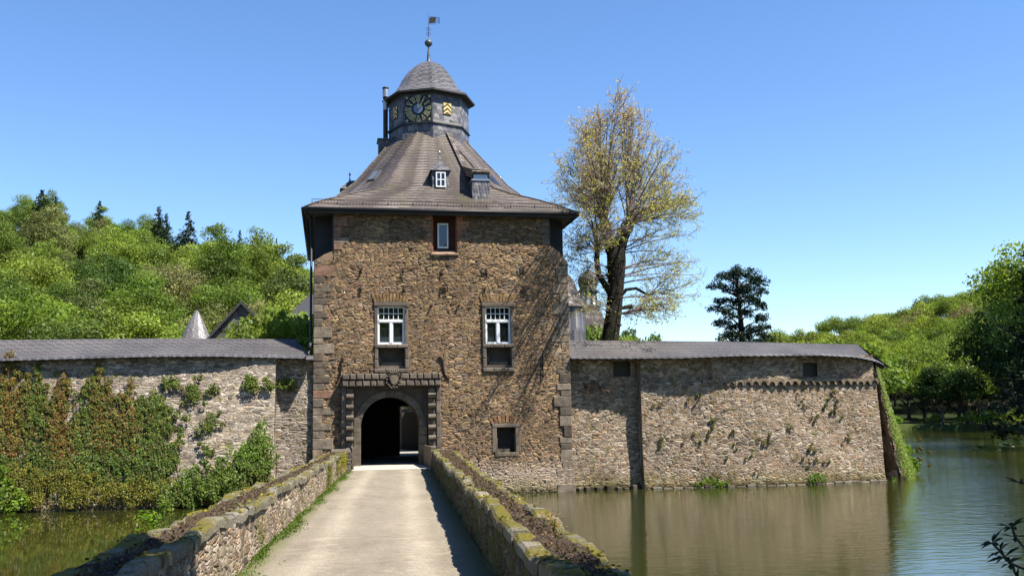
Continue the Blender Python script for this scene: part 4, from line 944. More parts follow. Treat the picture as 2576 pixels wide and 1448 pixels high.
for k in (0, -2):
    m = fm(k); sp = empty('chevron_shield', (0, 0, 0), parent=TU); hz = 1.19; W, H = .215, .29
    mb = MB(); mb.box(-W, -.035, hz - H, W, 0, hz + H, M=m); mb.build('panel', M['brownp'], sp)
    mb = MB()
    for j in range(3):
        z0 = hz - H + .02 + j * .21; t_ = .095; a = W - .012
        for s_ in (-1, 1):
            P_ = [(0, z0 + .115), (s_ * a, z0 - .06), (s_ * a, z0 - .06 + t_), (0, z0 + .115 + t_)]
            P_ = [(x, max(hz - H + .01, min(hz + H - .01, z))) for x, z in P_]; P_ = [m @ Vector((x, -.042, z)) for x, z in P_]
            mb.add(P_ if s_ < 0 else P_[::-1], [(0, 1, 2, 3)])
    for v in ((-1, 1),): 
        mb.add([m @ Vector(q) for q in ((-W + .012, -.042, hz + H - .01), (-W + .012, -.042, hz + H - .10), (-W * .35, -.042, hz + H - .01))], [(0, 1, 2)]); mb.add([m @ Vector(q) for q in ((W - .012, -.042, hz + H - .01), (W * .35, -.042, hz + H - .01), (W - .012, -.042, hz + H - .10))], [(0, 1, 2)])
    mb.build('chevrons', M['gold'], sp)
    mb = MB(); P_ = [m @ Vector((.035 * cos(2 * pi * q / 10), -.047, hz + .035 * sin(2 * pi * q / 10))) for q in range(10)]; mb.add(P_, [tuple(range(10))]); mb.build('boss', M['brownp'], sp)
#@@WALLS
# ---------------------------------------------------------------- moat wall left of the gatehouse
def T(tab): return lambda x: lerp_tab(tab, x)
def strip_roof(name, X0, X1, eY, eZ, rY, rZ, mat, par, step=.35, hipL=None, hipR=None):
    """slate roof of a wall walk: wavy eave, ridge, back slope; thick slate edge"""
    xs = np.linspace(X0, X1, int((X1 - X0) / step) + 1); mb = MB(); n = 6; rows = []
    for x in xs:
        a = Vector((x, eY(x), eZ(x))); rx = min(max(x, X0 if hipL is None else hipL), X1 if hipR is None else hipR)
        b = Vector((rx, rY(rx), rZ(rx))); e = Vector((x, 2 * rY(rx) - eY(x) + .2, eZ(x)))
        f = [a + (b - a) * (k / n) for k in range(n + 1)]
        for k in range(1, n): f[k].z -= .06 * sin(pi * k / n)
        rows.append(f + [b + (e - b) * .5, e])
    m = len(rows[0])
    for A, B in zip(rows, rows[1:]):
        for k in range(m - 1):
            if (A[k] - B[k]).length < 1e-5 and (A[k + 1] - B[k + 1]).length < 1e-5: continue
            if (A[k + 1] - B[k + 1]).length < 1e-5: mb.add([A[k], B[k], A[k + 1]], [(0, 1, 2)])
            else: mb.quad(A[k], B[k], B[k + 1], A[k + 1])
    o = mb.build(name, mat, par, 2.1)
    mb = MB(); d = Vector((0, 0, -.05)); k_ = 0
    for A, B in zip(rows, rows[1:]): mb.quad(A[0] + d, B[0] + d, B[0], A[0]); mb.quad(A[0] + d, A[0] + d + Vector((0, 1.0, .1)), B[0] + d + Vector((0, 1.0, .1)), B[0] + d)
    mb.build('eave_board', M['wood'], o)
    # slate drip edge, slightly scalloped
    mb = MB(); x = X0
    while x < X1 - .05:
        w_ = random.uniform(.26, .36); x2 = min(X1, x + w_); a = Vector((x, eY(x) - .05, eZ(x) - .02)); b = Vector((x2 + .02, eY(x2) - .05, eZ(x2) - .02)); c1 = (a + b) / 2 + Vector((0, -.01, -.022 - random.uniform(0, .012)))
        up = Vector((0, .13, .08 + .0)); mb.add([a, c1, b, b + up, a + up], [(0, 1, 2, 3, 4)]); x = x2
    mb.build('drip_slates', M['slateT'], o)
    return o
LW = tag(empty('moat_wall', (-14, -.6, -1.2)), 'long slate-capped rubble wall left of the gatehouse, half covered by ivy', 'castle wall')
LX0 = -27.0
topY = T([(-27, -.1), (-14, -.30), (-9, -.48), (-4.5, -.30)]); botY = T([(-27, -1.3), (-14, -1.75), (-8, -2.0), (-4.5, -1.9)])
eYL = T([(-27, -.45), (-14.5, -.62), (-12.3, -.76), (-10.2, -.80), (-8.8, -.82), (-6.6, -.72), (-5.6, -.56), (-4.5, -.45), (-3.05, -.32)])
eZL = T([(-27, 4.05), (-14.4, 4.26), (-12.3, 4.30), (-10.2, 4.345), (-8.8, 4.365), (-6.6, 4.365), (-4.4, 4.31), (-3.05, 4.28)])
def lf(u, v):
    s = min(1, max(0, (4.3 - v) / 5.6)); s = s ** 1.1
    return (u + .03 * s * (u > -4.8), topY(u) + (botY(u) - topY(u)) * s + .03 * sin(u * .9) * sin(v * 1.1) + .02 * sin(u * 2.3 + v), v)
o = grid_wall('wall', lf, LX0, -4.5, -1.8, 4.4, .05, M['wallL'], None, du=50); child(o, LW)
o2 = grid_wall('wall', lambda u, v: (u, .16 + .015 * sin(u * 3 + v), v), -4.6, -3.05, -1.8, 4.4, .045, M['wallL'], None, du=71.3); child(o2, LW)
mb = MB(); mb.add([(-4.47, lf(-4.5, z)[1] + .02, z) for z in (-1.8, 0, 1.5, 3, 4.4)] + [(-4.47, .3, 4.4), (-4.47, .3, -1.8)], [tuple(range(7))]); mb.box(LX0, .3, -1.8, -4.6, 1.4, 4.3); mb.box(-4.6, .3, -1.8, -3.08, 1.4, 4.25); child(mb.build('end_face', M['wallL']), LW)
rf = strip_roof('wall_roof', LX0, -3.07, eYL, eZL, lambda x: 1.2, lambda x: 5.17 + .02 * sin(x * .5), M['slateG'], None, hipR=-3.75); child(rf, LW)
mb = MB(); mb.block(-3.36, -.6, 4.17, -3.04, -.1, 4.36, .03); child(mb.build('lead_corner', M['slateP']), LW)
# ---------------------------------------------------------------- moat wall right of the gatehouse
RW = tag(empty('moat_wall', (14, 0, -1.2)), 'sunlit rubble wall with arched corbel frieze and curved slate roof right of the gatehouse, ending in a bastion', 'castle wall')
wr = lambda u, v: .03 * sin(u * .7 + v * .6) + .02 * sin(v * 1.9 + u * 1.3)
o = grid_wall('wall', lambda u, v: (u, .52 + wr(u, v) * .5 - max(0, 1.5 - v) * .03, v), 7.4, 10.56, -1.8, 4.3, .045, M['wallR'], None, holes=[(9.45, 10.2, 3.45, 4.1)]); child(o, RW)
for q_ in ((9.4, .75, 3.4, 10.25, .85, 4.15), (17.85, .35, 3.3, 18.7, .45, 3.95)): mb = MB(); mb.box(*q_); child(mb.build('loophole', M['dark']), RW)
cB = T([(10.4, .02), (15.3, -.28), (18.2, -.2), (21.55, .28)]); cT = T([(10.4, .12), (15.3, -.10), (18.2, 0.02), (21.55, .38)])
FZ = 3.08
def cf(u, v): s = min(1, max(0, (FZ - v) / 4.3)); return (u + .12 * s * max(0, (u - 19) / 2.5), cT(u) + (cB(u) - cT(u)) * s + wr(u, v), v)
o = grid_wall('wall', cf, 10.5, 21.5, -1.8, FZ + .1, .045, M['wallR'], None, du=13.7); child(o, RW)
o = grid_wall('parapet_wall', lambda u, v: (u, cT(u) + wr(u, v) * .5 - (.09 if 13.6 < u < 17.2 else -.10), v), 10.5, 21.45, FZ + .1, 4.3, .045, M['wallR'], None, holes=[(17.9, 18.6, 3.35, 3.95)], du=5.7); child(o, RW)
mb = MB(); mb.add([(10.5, cf(10.5, z)[1] + .0, z) for z in (-1.8, 0, 2, FZ, 4.3)] + [(10.5, .9, 4.3), (10.5, .9, -1.8)], [tuple(range(7))[::-1]]); child(mb.build('end_face', M['wallR']), RW)
# corbel frieze: band whose lower edge is a row of little arches
mb = MB(); x = 13.2; k = 0
while x < 21.3:
    p = .36 * random.uniform(.9, 1.1); y = cT(x + p / 2) - .13; r = p * .36; cx_ = x + p / 2; g = random.uniform(.7, 1.2); zb = FZ - .09; zt_ = FZ + .16
    a = [(x, zb)] + [(cx_ + r * cos(pi - pi * q / 6), zb + r * 1.25 * sin(pi - pi * q / 6)) for q in range(7)] + [(x + p, zb), (x + p, zt_), (x, zt_)]
    mb.prism([(q[0], y, q[1] + .012 * sin(x * 3)) for q in a], (0, .3, 0), c=(g * 1.45, g * 1.32, g * 1.15)); x += p; k += 1
child(mb.build('corbel_frieze', M['quoin']), RW)
eYR = T([(7.42, -.17), (10.2, -.22), (10.7, -.28), (12.5, -.50), (14, -.62), (15.5, -.52), (17.2, -.38), (18.5, -.50), (20, -.33), (21, .1), (21.8, .55), (22.5, 1.3), (23.1, 2.3)])
eZR = T([(7.42, 4.22), (12, 4.19), (14.8, 4.255), (17, 4.27), (18.5, 4.265), (20.3, 4.18), (21.3, 4.07), (22.2, 3.93), (23.1, 3.78)])
rf = strip_roof('wall_roof', 7.44, 23.0, eYR, eZR, T([(7, 1.6), (21.6, 1.75)]), T([(7, 5.1), (14.5, 5.03), (21.6, 4.87)]), M['slateG'], None, hipR=21.5); child(rf, RW)
# bastion flank (battered, grown over) and the shaded slit beside it
def bf(u, v):
    s = min(1, max(0, (3.9 - v) / 5.2)) ** 1.15
    a = Vector((21.62, .55, 0)).lerp(Vector((22.62, .75, 0)), s); b = Vector((23.05, 3.0, 0)).lerp(Vector((25.0, 4.0, 0)), s); p = a.lerp(b, u)
    return (p.x + .05 * sin(v * 5 + u * 9), p.y - .5 * sin(pi * min(1, u * 1.1)) * s * .4, v)
o = grid_wall('bastion_flank', bf, 0, 1, -1.8, 3.95, .02, M['wallR']); child(o, RW)
mb = MB(); zz = (-1.8, -.5, .8, 2.1, 3.0)
L_ = [bf(0, z) for z in zz]; mb.add([(p[0] + .01, p[1] + .02, p[2]) for p in L_] + [(22.0, 2.6, 3.0), (22.2, 2.6, -1.8)], [tuple(range(7))]); mb.add([(21.48, .35, -1.8), (22.2, 2.6, -1.8), (22.0, 2.6, 4.0), (21.45, .42, 4.0)], [(0, 1, 2, 3)])
mb.add([bf(1, -1.8), (25, 22, -1.8), (23, 22, 3.9), bf(1, 3.95)], [(0, 1, 2, 3)])
child(mb.build('bastion_side', M['wallR']), RW)
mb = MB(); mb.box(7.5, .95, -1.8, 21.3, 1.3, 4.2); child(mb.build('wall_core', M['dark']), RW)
# row of timbers and stones at the water line
mb = MB(); x = 7.7
while x < 10.4: mb.block(x, .1, -1.6, x + .18, .5, -1.18 + random.uniform(0, .12), .02, c=(random.uniform(.25, .6),) * 3); x += random.uniform(.2, .5)
for x in np.arange(10.8, 21.3, .45): mb.block(x, cB(x) - .16 + random.uniform(-.04, .04), -1.6, x + .40, cB(x) + .2, -1.20 + random.uniform(-.02, .05), .03, c=(random.uniform(.6, 1.2),) * 3, j=.02)
child(mb.build('footing_stones', M['quoin']), RW)

# ---------------------------------------------------------------- plants on the walls
def wallY_left(x, z): return lf(x, z)[1]
def on_left(px, py):   # photo point -> point on the left wall
    Y = -1.0
    for _ in range(6): p = atY(px, py, Y); Y = lf(min(p.x, -4.5), p.z)[1] if p.x < -4.5 else .16
    return atY(px, py, Y)
def on_right(px, py):
    Y = 0
    for _ in range(5):
        p = atY(px, py, Y); Y = cf(p.x, p.z)[1] if p.x > 10.5 else .37
    return atY(px, py, Y)
def wall_plant(name, surf, blobs, nl, ls, mat, label, cat, seed, colf, group=None, out=.16, hang=.0, aspect=.75, parent=None):
    """leaves spread over photo-space ellipses (cx, cy, rx, ry, weight) projected on a wall"""
    global RNG; RNG = np.random.default_rng(seed)
    w = np.array([b[2] * b[3] * b[4] for b in blobs], float); nc = max(2, nl // 42); k = RNG.choice(len(blobs), nc, p=w / w.sum()); cen = []
    nse = [(RNG.uniform(0, 6), RNG.uniform(.02, .09), RNG.uniform(.02, .09)) for _ in range(5)]
    for i in k:
        cx_, cy_, rx, ry = blobs[i][:4]
        for _ in range(8):
            a = RNG.uniform(0, 2 * pi); r = sqrt(RNG.random()) * (1 + .25 * sin(a * 3 + i) + .15 * sin(a * 7 + 2 * i)); x = cx_ + rx * r * cos(a); y = cy_ + ry * r * sin(a)
            f = sum(sin(p + q * x + s * y) for p, q, s in nse) / 5 + RNG.normal(0, .16)
            if f > -.45: break
        q = surf(x, y); cen.append((q.x, q.y, q.z, RNG.uniform(.07, .24) * min(1.2, .35 + out * 2.5) * (1 - .3 * min(1, r)), out * RNG.uniform(.1, 1.0) + .03, x, y, f, RNG.uniform(.7, 1.3)))
    P = []; C = []
    for m_ in range(nl):
        c_ = cen[m_ % nc]; d_ = RNG.normal(size=3); d_ /= np.linalg.norm(d_); rr_ = c_[3] * RNG.uniform(.6, 1.15)
        P.append((c_[0] + d_[0] * rr_, min(c_[1] - .03, c_[1] - c_[4] - abs(d_[1]) * rr_ * .8), c_[2] + d_[2] * rr_ * 1.2)); cc = colf(c_[5], c_[6], c_[7]); C.append([q * c_[8] for q in cc])
    # creeping stems between the leaf clusters
    st = []
    if nc <= 80:
        inn = [0]; rest = list(range(1, nc))
        while rest:
            b_, a_ = min(((r_, i_) for r_ in rest for i_ in inn), key=lambda q: (cen[q[0]][0] - cen[q[1]][0]) ** 2 + (cen[q[0]][2] - cen[q[1]][2]) ** 2); inn.append(b_); rest.remove(b_); st.append((cen[a_], cen[b_]))
    else:
        for _ in range(nc // 3):
            a_ = cen[RNG.integers(nc)]; L_ = RNG.uniform(.4, 1.4); dx_ = RNG.normal(0, .15); z2 = max(-1.1, a_[2] - L_); st.append((a_, (a_[0] + dx_, surf(a_[5], a_[6]).y - .05 * (a_[2] - z2), z2, 0, a_[4])))
    for a_, b_ in st:
        d_ = sqrt((a_[0] - b_[0]) ** 2 + (a_[2] - b_[2]) ** 2); m_ = max(1, int(d_ / .035))
        for q_ in range(m_ + 1):
            f_ = q_ / m_; P.append((a_[0] + (b_[0] - a_[0]) * f_ + RNG.normal(0, .008), a_[1] + (b_[1] - a_[1]) * f_ - .05 - (a_[4] + (b_[4] - a_[4]) * f_), a_[2] + (b_[2] - a_[2]) * f_)); C.append((1.1, .6, 1.1) if RNG.random() < .7 else colf(a_[5] if len(a_) > 5 else 0, a_[6] if len(a_) > 6 else 0, 0))
    nl = len(P)
    P = np.array(P); N = np.stack([RNG.normal(.15, .55, nl), -np.ones(nl), RNG.normal(.35, .5, nl)], 1)
    me = leaf_mesh(name, P, N, ls * RNG.uniform(.6, 1.35, nl), np.array(C) * RNG.uniform(.6, 1.3, (nl, 1)), aspect)
    o = link(name, me, parent, mat)
    if parent is None: tag(o, label, cat, group)
    return o
def cmix(a, b, t): t = min(1, max(0, t)); return [a[i] + (b[i] - a[i]) * t for i in range(3)]
G1, G2, RD, YL, BRN = (.85, 1, 1), (.45, .65, .7), (1.9, .62, .9), (1.35, 1.35, .7), (1.05, .7, 1.1)
def col_ivy(x, y, f):
    red = max(0, 1 - abs(x - 30) / 60) * .6 + max(0, 1 - abs(x - 155) / 50) * .7 + (.45 if 230 < x < 350 and y < 1130 else .12)
    red *= 1 if y < 1150 else .35
    q = RNG.random()
    if q < red: return cmix(RD, BRN, RNG.random())
    if q < red + .16: return YL
    return cmix(G1, G2, RNG.random())
ivy = [([(30, 1020, 60, 95, 1.1), (10, 1130, 60, 80, 1)], 5200, 'climbing ivy with red-brown leaves at the far left edge of the long wall', 11),
       ([(90, 1010, 45, 75, 1), (110, 1100, 60, 90, 1), (100, 1180, 80, 55, .8)], 5200, 'ivy column hanging on the left wall just right of the red-leaved patch', 12),
       ([(165, 1010, 35, 60, .8), (175, 1110, 50, 90, .9), (190, 1190, 60, 50, .7)], 3800, 'reddish thin ivy between two greener ivy columns on the left wall', 13),
       ([(250, 985, 45, 50, 1.1), (255, 1050, 60, 60, 1.1), (250, 1130, 70, 80, 1)], 6500, 'tallest dark green ivy reaching up to the shade of the left wall roof', 14),
       ([(335, 1010, 45, 40, .6), (330, 1090, 50, 70, .7), (320, 1180, 60, 60, .7)], 3600, 'ivy mixed with brown leaves below the shadow edge of the left wall', 15),
       ([(395, 1030, 40, 40, .9), (405, 1100, 45, 90, 1.2), (385, 1180, 50, 60, 1), (425, 1150, 25, 40, .6)], 5600, 'rounded yellow-green ivy column standing out against the pale wall stones', 16)]
for b, n_, lab, sd in ivy: wall_plant('climbing_ivy', on_left, b, int(n_ * 3.4), .062, M['ivy'], lab, 'ivy', sd, col_ivy, 'ivy climbing the left moat wall', out=.15)
def col_g(x, y, f): return cmix((.75, 1.05, .9), (1.5, 1.35, .8), RNG.random())
def col_low(x, y, f): return cmix((.8, .75, .7), (1.4, 1.2, .6), RNG.random()) if RNG.random() < .75 else (1.5, .9, .6)
wall_plant('undergrowth', on_left, [(60, 1220, 90, 45, 1), (200, 1220, 90, 45, 1), (330, 1230, 70, 35, .8), (120, 1260, 150, 16, .6), (430, 1235, 60, 30, .7)], 15000, .055, M['ivy'], 'brownish creeping undergrowth along the foot of the left wall below the ivy', 'creeper', 21, col_low, out=.3)
wall_plant('bush', on_left, [(25, 1235, 40, 45, 1), (45, 1270, 30, 18, .8)], 1900, .10, M['bright'], 'bright yellow-green bush at the waterline by the left picture edge', 'bush', 22, lambda x, y, f: (1.1, 1, 1), out=.6)
wall_plant('bramble', on_left, [(520, 1215, 85, 40, 1), (450, 1250, 60, 25, .8), (600, 1190, 60, 35, 1), (560, 1235, 80, 20, 1), (660, 1180, 30, 22, .6)], 13000, .072, M['ivy'], 'broad green bramble thicket between the left wall foot and the bridge', 'bramble', 23, lambda x, y, f: cmix((.5, .7, .7), (1.1, 1.25, .8), RNG.random()), out=.7)
wall_plant('rose_bush', on_left, [(655, 1110, 26, 40, 1), (640, 1150, 45, 35, 1), (600, 1160, 30, 25, .5)], 5000, .065, M['ivy'], 'tall bush with small white blossoms against the corner of the left wall', 'bush', 24, lambda x, y, f: (5, 5.0, 9) if RNG.random() < .03 else cmix((.6, .95, .8), (1.1, 1.3, .8), RNG.random()), out=.5)
for i, (b, nl, lab) in enumerate([([(632, 966, 19, 20, 1)], 900, 'round dark green tuft high on the left wall near its corner'), ([(675, 965, 12, 13, 1)], 420, 'small round tuft beside the larger one near the corner of the left wall'),
        ([(500, 975, 40, 24, 1), (430, 960, 40, 16, .6)], 1300, 'straggling weeds hanging below the shadow edge of the left wall'), ([(545, 1060, 35, 18, 1), (510, 1085, 30, 12, .6)], 600, 'sparse weeds in the middle of the pale wall patch'),
        ([(487, 1000, 30, 25, .7), (470, 1040, 20, 16, .5)], 500, 'thin creeper just right of the yellow-green ivy column'), ([(508, 1130, 26, 14, 1)], 350, 'low weed tuft on pale stones above the bramble thicket'), ([(715, 965, 24, 14, 1), (740, 970, 16, 14, .7)], 520, 'weed tuft on the narrow wall bay beside the gatehouse')]):
    wall_plant('wall_weed', on_left, b, nl, .07, M['ivy'], lab, 'weed', 40 + i, lambda x, y, f: cmix((.55, .8, .8), (1.1, 1.05, .8), RNG.random()), 'weeds rooted in the left moat wall', out=.22)
RWD = [(1758, 990, 12, 18, 'dark weed at the shadow edge near the start of the corbel frieze'), (1738, 1010, 14, 10, 0), (1655, 1015, 12, 8, 0), (1660, 1115, 10, 20, 'upright dark weed near the left end of the corbelled wall'), (1740, 1105, 18, 14, 0), (1795, 1060, 12, 14, 0), (1790, 1095, 16, 16, 0), (1842, 1075, 13, 16, 0), (1850, 1120, 10, 14, 0), (1830, 1165, 12, 14, 'weed with a small shadow in the lower middle of the sunlit wall'),
       (1925, 1098, 20, 18, 'largest round weed in the middle of the sunlit wall'), (1885, 1145, 10, 8, 0), (1955, 1120, 8, 8, 0), (1990, 1075, 10, 12, 0), (2010, 1010, 16, 24, 0), (2045, 1050, 14, 20, 0), (2085, 1005, 26, 24, 'large faded weed patch high on the right part of the sunlit wall'), (2105, 1035, 20, 20, 0), (1760, 1200, 18, 8, 0), (1940, 1020, 8, 8, 0), (2035, 1150, 20, 30, 0), (2120, 1100, 16, 16, 0), (1900, 1190, 14, 8, 0), (2080, 1160, 18, 14, 0), (1680, 1170, 8, 8, 0), (1800, 1190, 10, 12, 0)]
for i, (x, y, rx, ry, lab) in enumerate([q for q in RWD if q[4] or q[2] >= 10]): wall_plant('wall_weed', on_right, [(x, y, rx, ry, 1)], int(18 + rx * ry * .55), .055, M['ivy'], lab or 'small faded weed rooted in the joints of the sunlit right wall', 'weed', 60 + i, lambda x, y, f: cmix((.5, .5, .8), (1.2, 1.0, 1.2), RNG.random()), 'weeds rooted in the right moat wall', out=.05)
for i, (x, y, rx, ry, n_, lab) in enumerate([(1790, 1212, 36, 12, 420, 'low green plants on the waterline left of the middle of the right wall'), (2048, 1205, 20, 10, 240, 'green plants on the waterline below the right part of the wall'), (1277, 1223, 15, 13, 260, 'green tuft at the waterline below the gatehouse beside the bridge'), (2235, 1205, 16, 6, 90, 'leafy sprig at the foot of the shaded slit of the bastion')]):
    wall_plant('waterside_plant', on_right, [(x, y, rx, ry, 1)], n_, .085, M['bright'], lab, 'plant', 90 + i, lambda x, y, f: cmix((.6, .7, .8), (1.1, 1, 1), RNG.random()), out=.25)
for i, (x, y, rx, ry, n_, lab) in enumerate([(1500, 975, 50, 20, 500, 'dry brownish creeper on the shaded wall bay beside the gatehouse')]):
    wall_plant('creeper', on_right, [(x, y, rx, ry, 1)], n_, .06, M['drygrass'], lab, 'creeper', 95 + i, lambda x, y, f: (.35, .4, .5), out=.1)
# growth on the bastion flank
RNG = np.random.default_rng(5); n = 9000; u = RNG.random(n) ** .9; v = -1.25 + 5.0 * RNG.random(n); P = np.array([bf(a, b) for a, b in zip(u, v)]); s = (3.9 - v) / 5.2
P[:, 1] -= RNG.uniform(.02, .28, n) * (.4 + s); P[:, 0] += RNG.uniform(0, .25, n) * (.3 + s)
pal = np.where((RNG.random(n) < .25 + .6 * s)[:, None], np.array([1.2, 1.45, .9]), np.array([1.5, 1.45, 2.4])) * RNG.uniform(.5, 1.2, (n, 1))
N = np.stack([RNG.normal(.6, .5, n), -np.ones(n), RNG.normal(.4, .5, n)], 1)
tag(link('climbing_ivy', leaf_mesh('climbing_ivy', P, N, .085, pal, .7), None, M['ivy']), 'pale ivy and weeds covering the slanting bastion flank at the right wall end', 'ivy')
c0 = [bf(.95, z) for z in (1.3, .6, -.1, -.7, -1.0)]
tag(link('bush', clump('bush', [(p[0] + .15, p[1] - .3, p[2]) for p in c0], [.32, .3, .42, .5, .4], 2600, .11, 51), None, M['bright']), 'bright yellow-green bush leaning over the water at the right wall end', 'bush')
tag(link('shrub', clump('shrub', [(25.7, 4.0, .4), (25.75, 4.0, -.1), (25.6, 3.9, -.6), (26.2, 4.0, -.25), (26.1, 3.9, -.85)], [.22, .25, .26, .14, .18], 260, .12, 52, (.42, .62, .5)), None, M['drygrass']), 'brown sprigs rising from the water beyond the bastion corner', 'shrub')
# plants on the bridge
def sprig(name, base, tips, ls, mat, label, cat, seed, nper=14, sag=.1):
    rr = random.Random(seed); mb = MB(); P = []; N = []
    for tp in tips:
        b = Vector(base); e = Vector(tp); pts = [b.lerp(e, k / 5) + Vector((0, 0, sag * sin(pi * k / 5))) for k in range(6)]; mb.tube(pts, [.006, .005, .004, .004, .003, .002], 4)
        for k in range(nper):
            q = pts[2 + k % 4] + Vector((rr.gauss(0, .04), rr.gauss(0, .04), rr.gauss(0, .03))); P.append(tuple(q)); N.append((rr.gauss(0, .5), rr.gauss(0, .5), 1))
    o = tag(mb.build(name, M['grass']), label, cat); lf_ = link('leaves', leaf_mesh('leaves', np.array(P), np.array(N), ls, leafcols(len(P)), .35), o, mat); return o
p = atD(385, 1325, 11.6); tag(sprig('fern', p, [atD(345, 1318, 11.6), atD(352, 1300, 11.7), atD(362, 1330, 11.5), atD(395, 1310, 11.4), atD(390, 1340, 11.4)], .075, M['bright'], 'bright green fern-like sprig hanging over the outer edge of the left parapet', 'plant', 3, 22))
p = atD(410, 1310, 12.2); tag(sprig('young_shoot', p, [atD(404, 1270, 12.2), atD(398, 1285, 12.2), atD(420, 1278, 12.3), atD(408, 1262, 12.2)], .07, M['bright'], 'taller thin green shoot behind the left parapet over the dark water', 'plant', 4, 12))
p = atD(1392, 1340, 10.0); sprig('dry_shrub', p, [atD(1370, 1305, 10), atD(1385, 1312, 10), atD(1400, 1325, 10), atD(1410, 1345, 10), atD(1395, 1322, 10.1)], .05, M['drygrass'], 'dry orange-brown sprig on the outer kerb of the right parapet', 'shrub', 5, 16)
p = atD(1345, 1300, 12.0); sprig('dry_shrub', p, [atD(1340, 1280, 12), atD(1346, 1276, 12), atD(1350, 1284, 12)], .04, M['drygrass'], 'tiny dry sprig further along the right parapet kerb', 'shrub', 6, 7)
# weeds on the inner face of the left parapet
for i, (y, z, r, n_, lab) in enumerate([(-12.5, .35, .22, 420, 'leafy green weed on the inner face of the left parapet'), (-9.2, .40, .16, 260, 'smaller weed further along the inner face of the left parapet'), (-6.0, .45, .5, 900, 'yellow-green moss and weeds by the gate end of the left parapet'), (-13.5, .1, .12, 140, 'weed tuft at the foot of the left parapet')]):
    RNG = np.random.default_rng(200 + i); yy = y + RNG.normal(0, r * (1 if i != 2 else 1.6), n_); zz = np.clip(z + RNG.normal(0, .16, n_), 0, .66); xx = np.array([BL(q) for q in yy]) + RNG.uniform(0, .09, n_)
    tag(link('wall_weed', leaf_mesh('wall_weed', np.stack([xx, yy, zz], 1), unit(n_) + np.array([1.2, 0, .4]), .05, leafcols(n_, (1.1, 1, .8) if i != 2 else (1.9, 1.4, .7)), .6), None, M['ivy']), lab, 'weed')

# ---------------------------------------------------------------- trees
def broad_proto(kind, R, H, ztrunk, nb, nl, ls, seed, mat, trunk='bark'):
    root = empty(kind); mb = MB(); rr = random.Random(seed)
    mb.tube([(0, 0, -.6), (rr.uniform(-.1, .1), rr.uniform(-.1, .1), ztrunk * .6), (rr.uniform(-.3, .3), rr.uniform(-.3, .3), ztrunk + H * .45)], [R * .085, R * .06, R * .02], 7)
    for k in range(6):
        a = rr.uniform(0, 2 * pi); z = ztrunk * .7 + rr.uniform(0, H * .3); L = R * rr.uniform(.5, .85); mb.tube([(0, 0, z), (cos(a) * L * .5, sin(a) * L * .5, z + L * .4), (cos(a) * L, sin(a) * L, z + L * .7)], [R * .04, R * .025, R * .01], 5)
    mb.build('trunk', M[trunk], root); link('crown', crown_broad('crown', R, H, ztrunk * .55, nb, nl, ls, seed), root, M[mat]); return root
def spruce_proto(R, H, seed, nl=2600, ls=.55, kind='spruce'):
    root = empty(kind); mb = MB(); mb.tube([(0, 0, -.5), (0, 0, H * .97)], [.28, .04], 7); mb.build('trunk', M['bark'], root); link('crown', crown_spruce('crown', R, H * .9, H * .1, nl, ls, seed), root, M['needle']); return root
used = {}
def place(proto, x, y, z, s, label, cat, group, sz=None):
    o = copy_tree(proto) if used.get(proto.name) else proto; used[proto.name] = True
    o.location = (x, y, z); o.rotation_euler = (0, 0, random.uniform(0, 2 * pi)); o.scale = (s, s, sz or s * random.uniform(.88, 1.15)); tag(o, label, cat, group); return o
random.seed(21)
PL = [broad_proto('broadleaf_tree', (4.9, 4.1, 5.3, 3.8, 4.6)[k], (10.5, 13, 11, 13.5, 12)[k], 4.5, 46 + 8 * k, 11000, .26, 100 + k, 'leafL') for k in range(5)]
PB = broad_proto('budding_tree', 3.8, 9, 5, 26, 2600, .25, 130, 'bare')
SP = [spruce_proto(6.0, 13, 140 + k, 11000, .42) for k in range(2)]
labL = {0: ('leafy spring-green tree low on the wooded hill behind the left wall', 'trees low on the left hill'), 1: ('leafy tree half way up the wooded hill left of the gatehouse', 'trees half way up the left hill'), 2: ('leafy tree on the skyline of the hill left of the gatehouse', 'trees on the skyline of the left hill')}
d = 63.0
while d < 176:
    du = 6.6 / d * F; px = -260 + random.uniform(0, du)
    while px < 1180:
        p_ = px + random.uniform(-.3, .3) * du; dd = d + random.uniform(-2.2, 2.2); x, y = fan(p_, dd)
        if y > 30:
            zn = 0 if d < 92 else (1 if d < 145 else 2)
            s = random.uniform(.72, 1.08) * (.8 if zn == 0 else (1, .92, .78)[zn])
            if random.random() < .09 and zn < 2: place(PB, x, y, gz(p_, dd), s * 1.1, 'bare grey-brown tree with thin buds among the green of the left hill', 'tree', 'bare trees on the left hill')
            else: place(random.choice(PL), x, y, gz(p_, dd), s, labL[zn][0], 'tree', labL[zn][1])
        px += du
    d += 6.8
def top_place(proto, px, ytop, d, H0, lab, cat, grp=None, wide=1.0, sink=None):
    x, y = fan(px, d); zt_ = zat(px, ytop, d); zg = gz(px, d) - .2 if sink is None else sink; sz = (zt_ - zg) / H0; o = place(proto, x, y, zg, sz * wide, lab, cat, grp, sz); return o
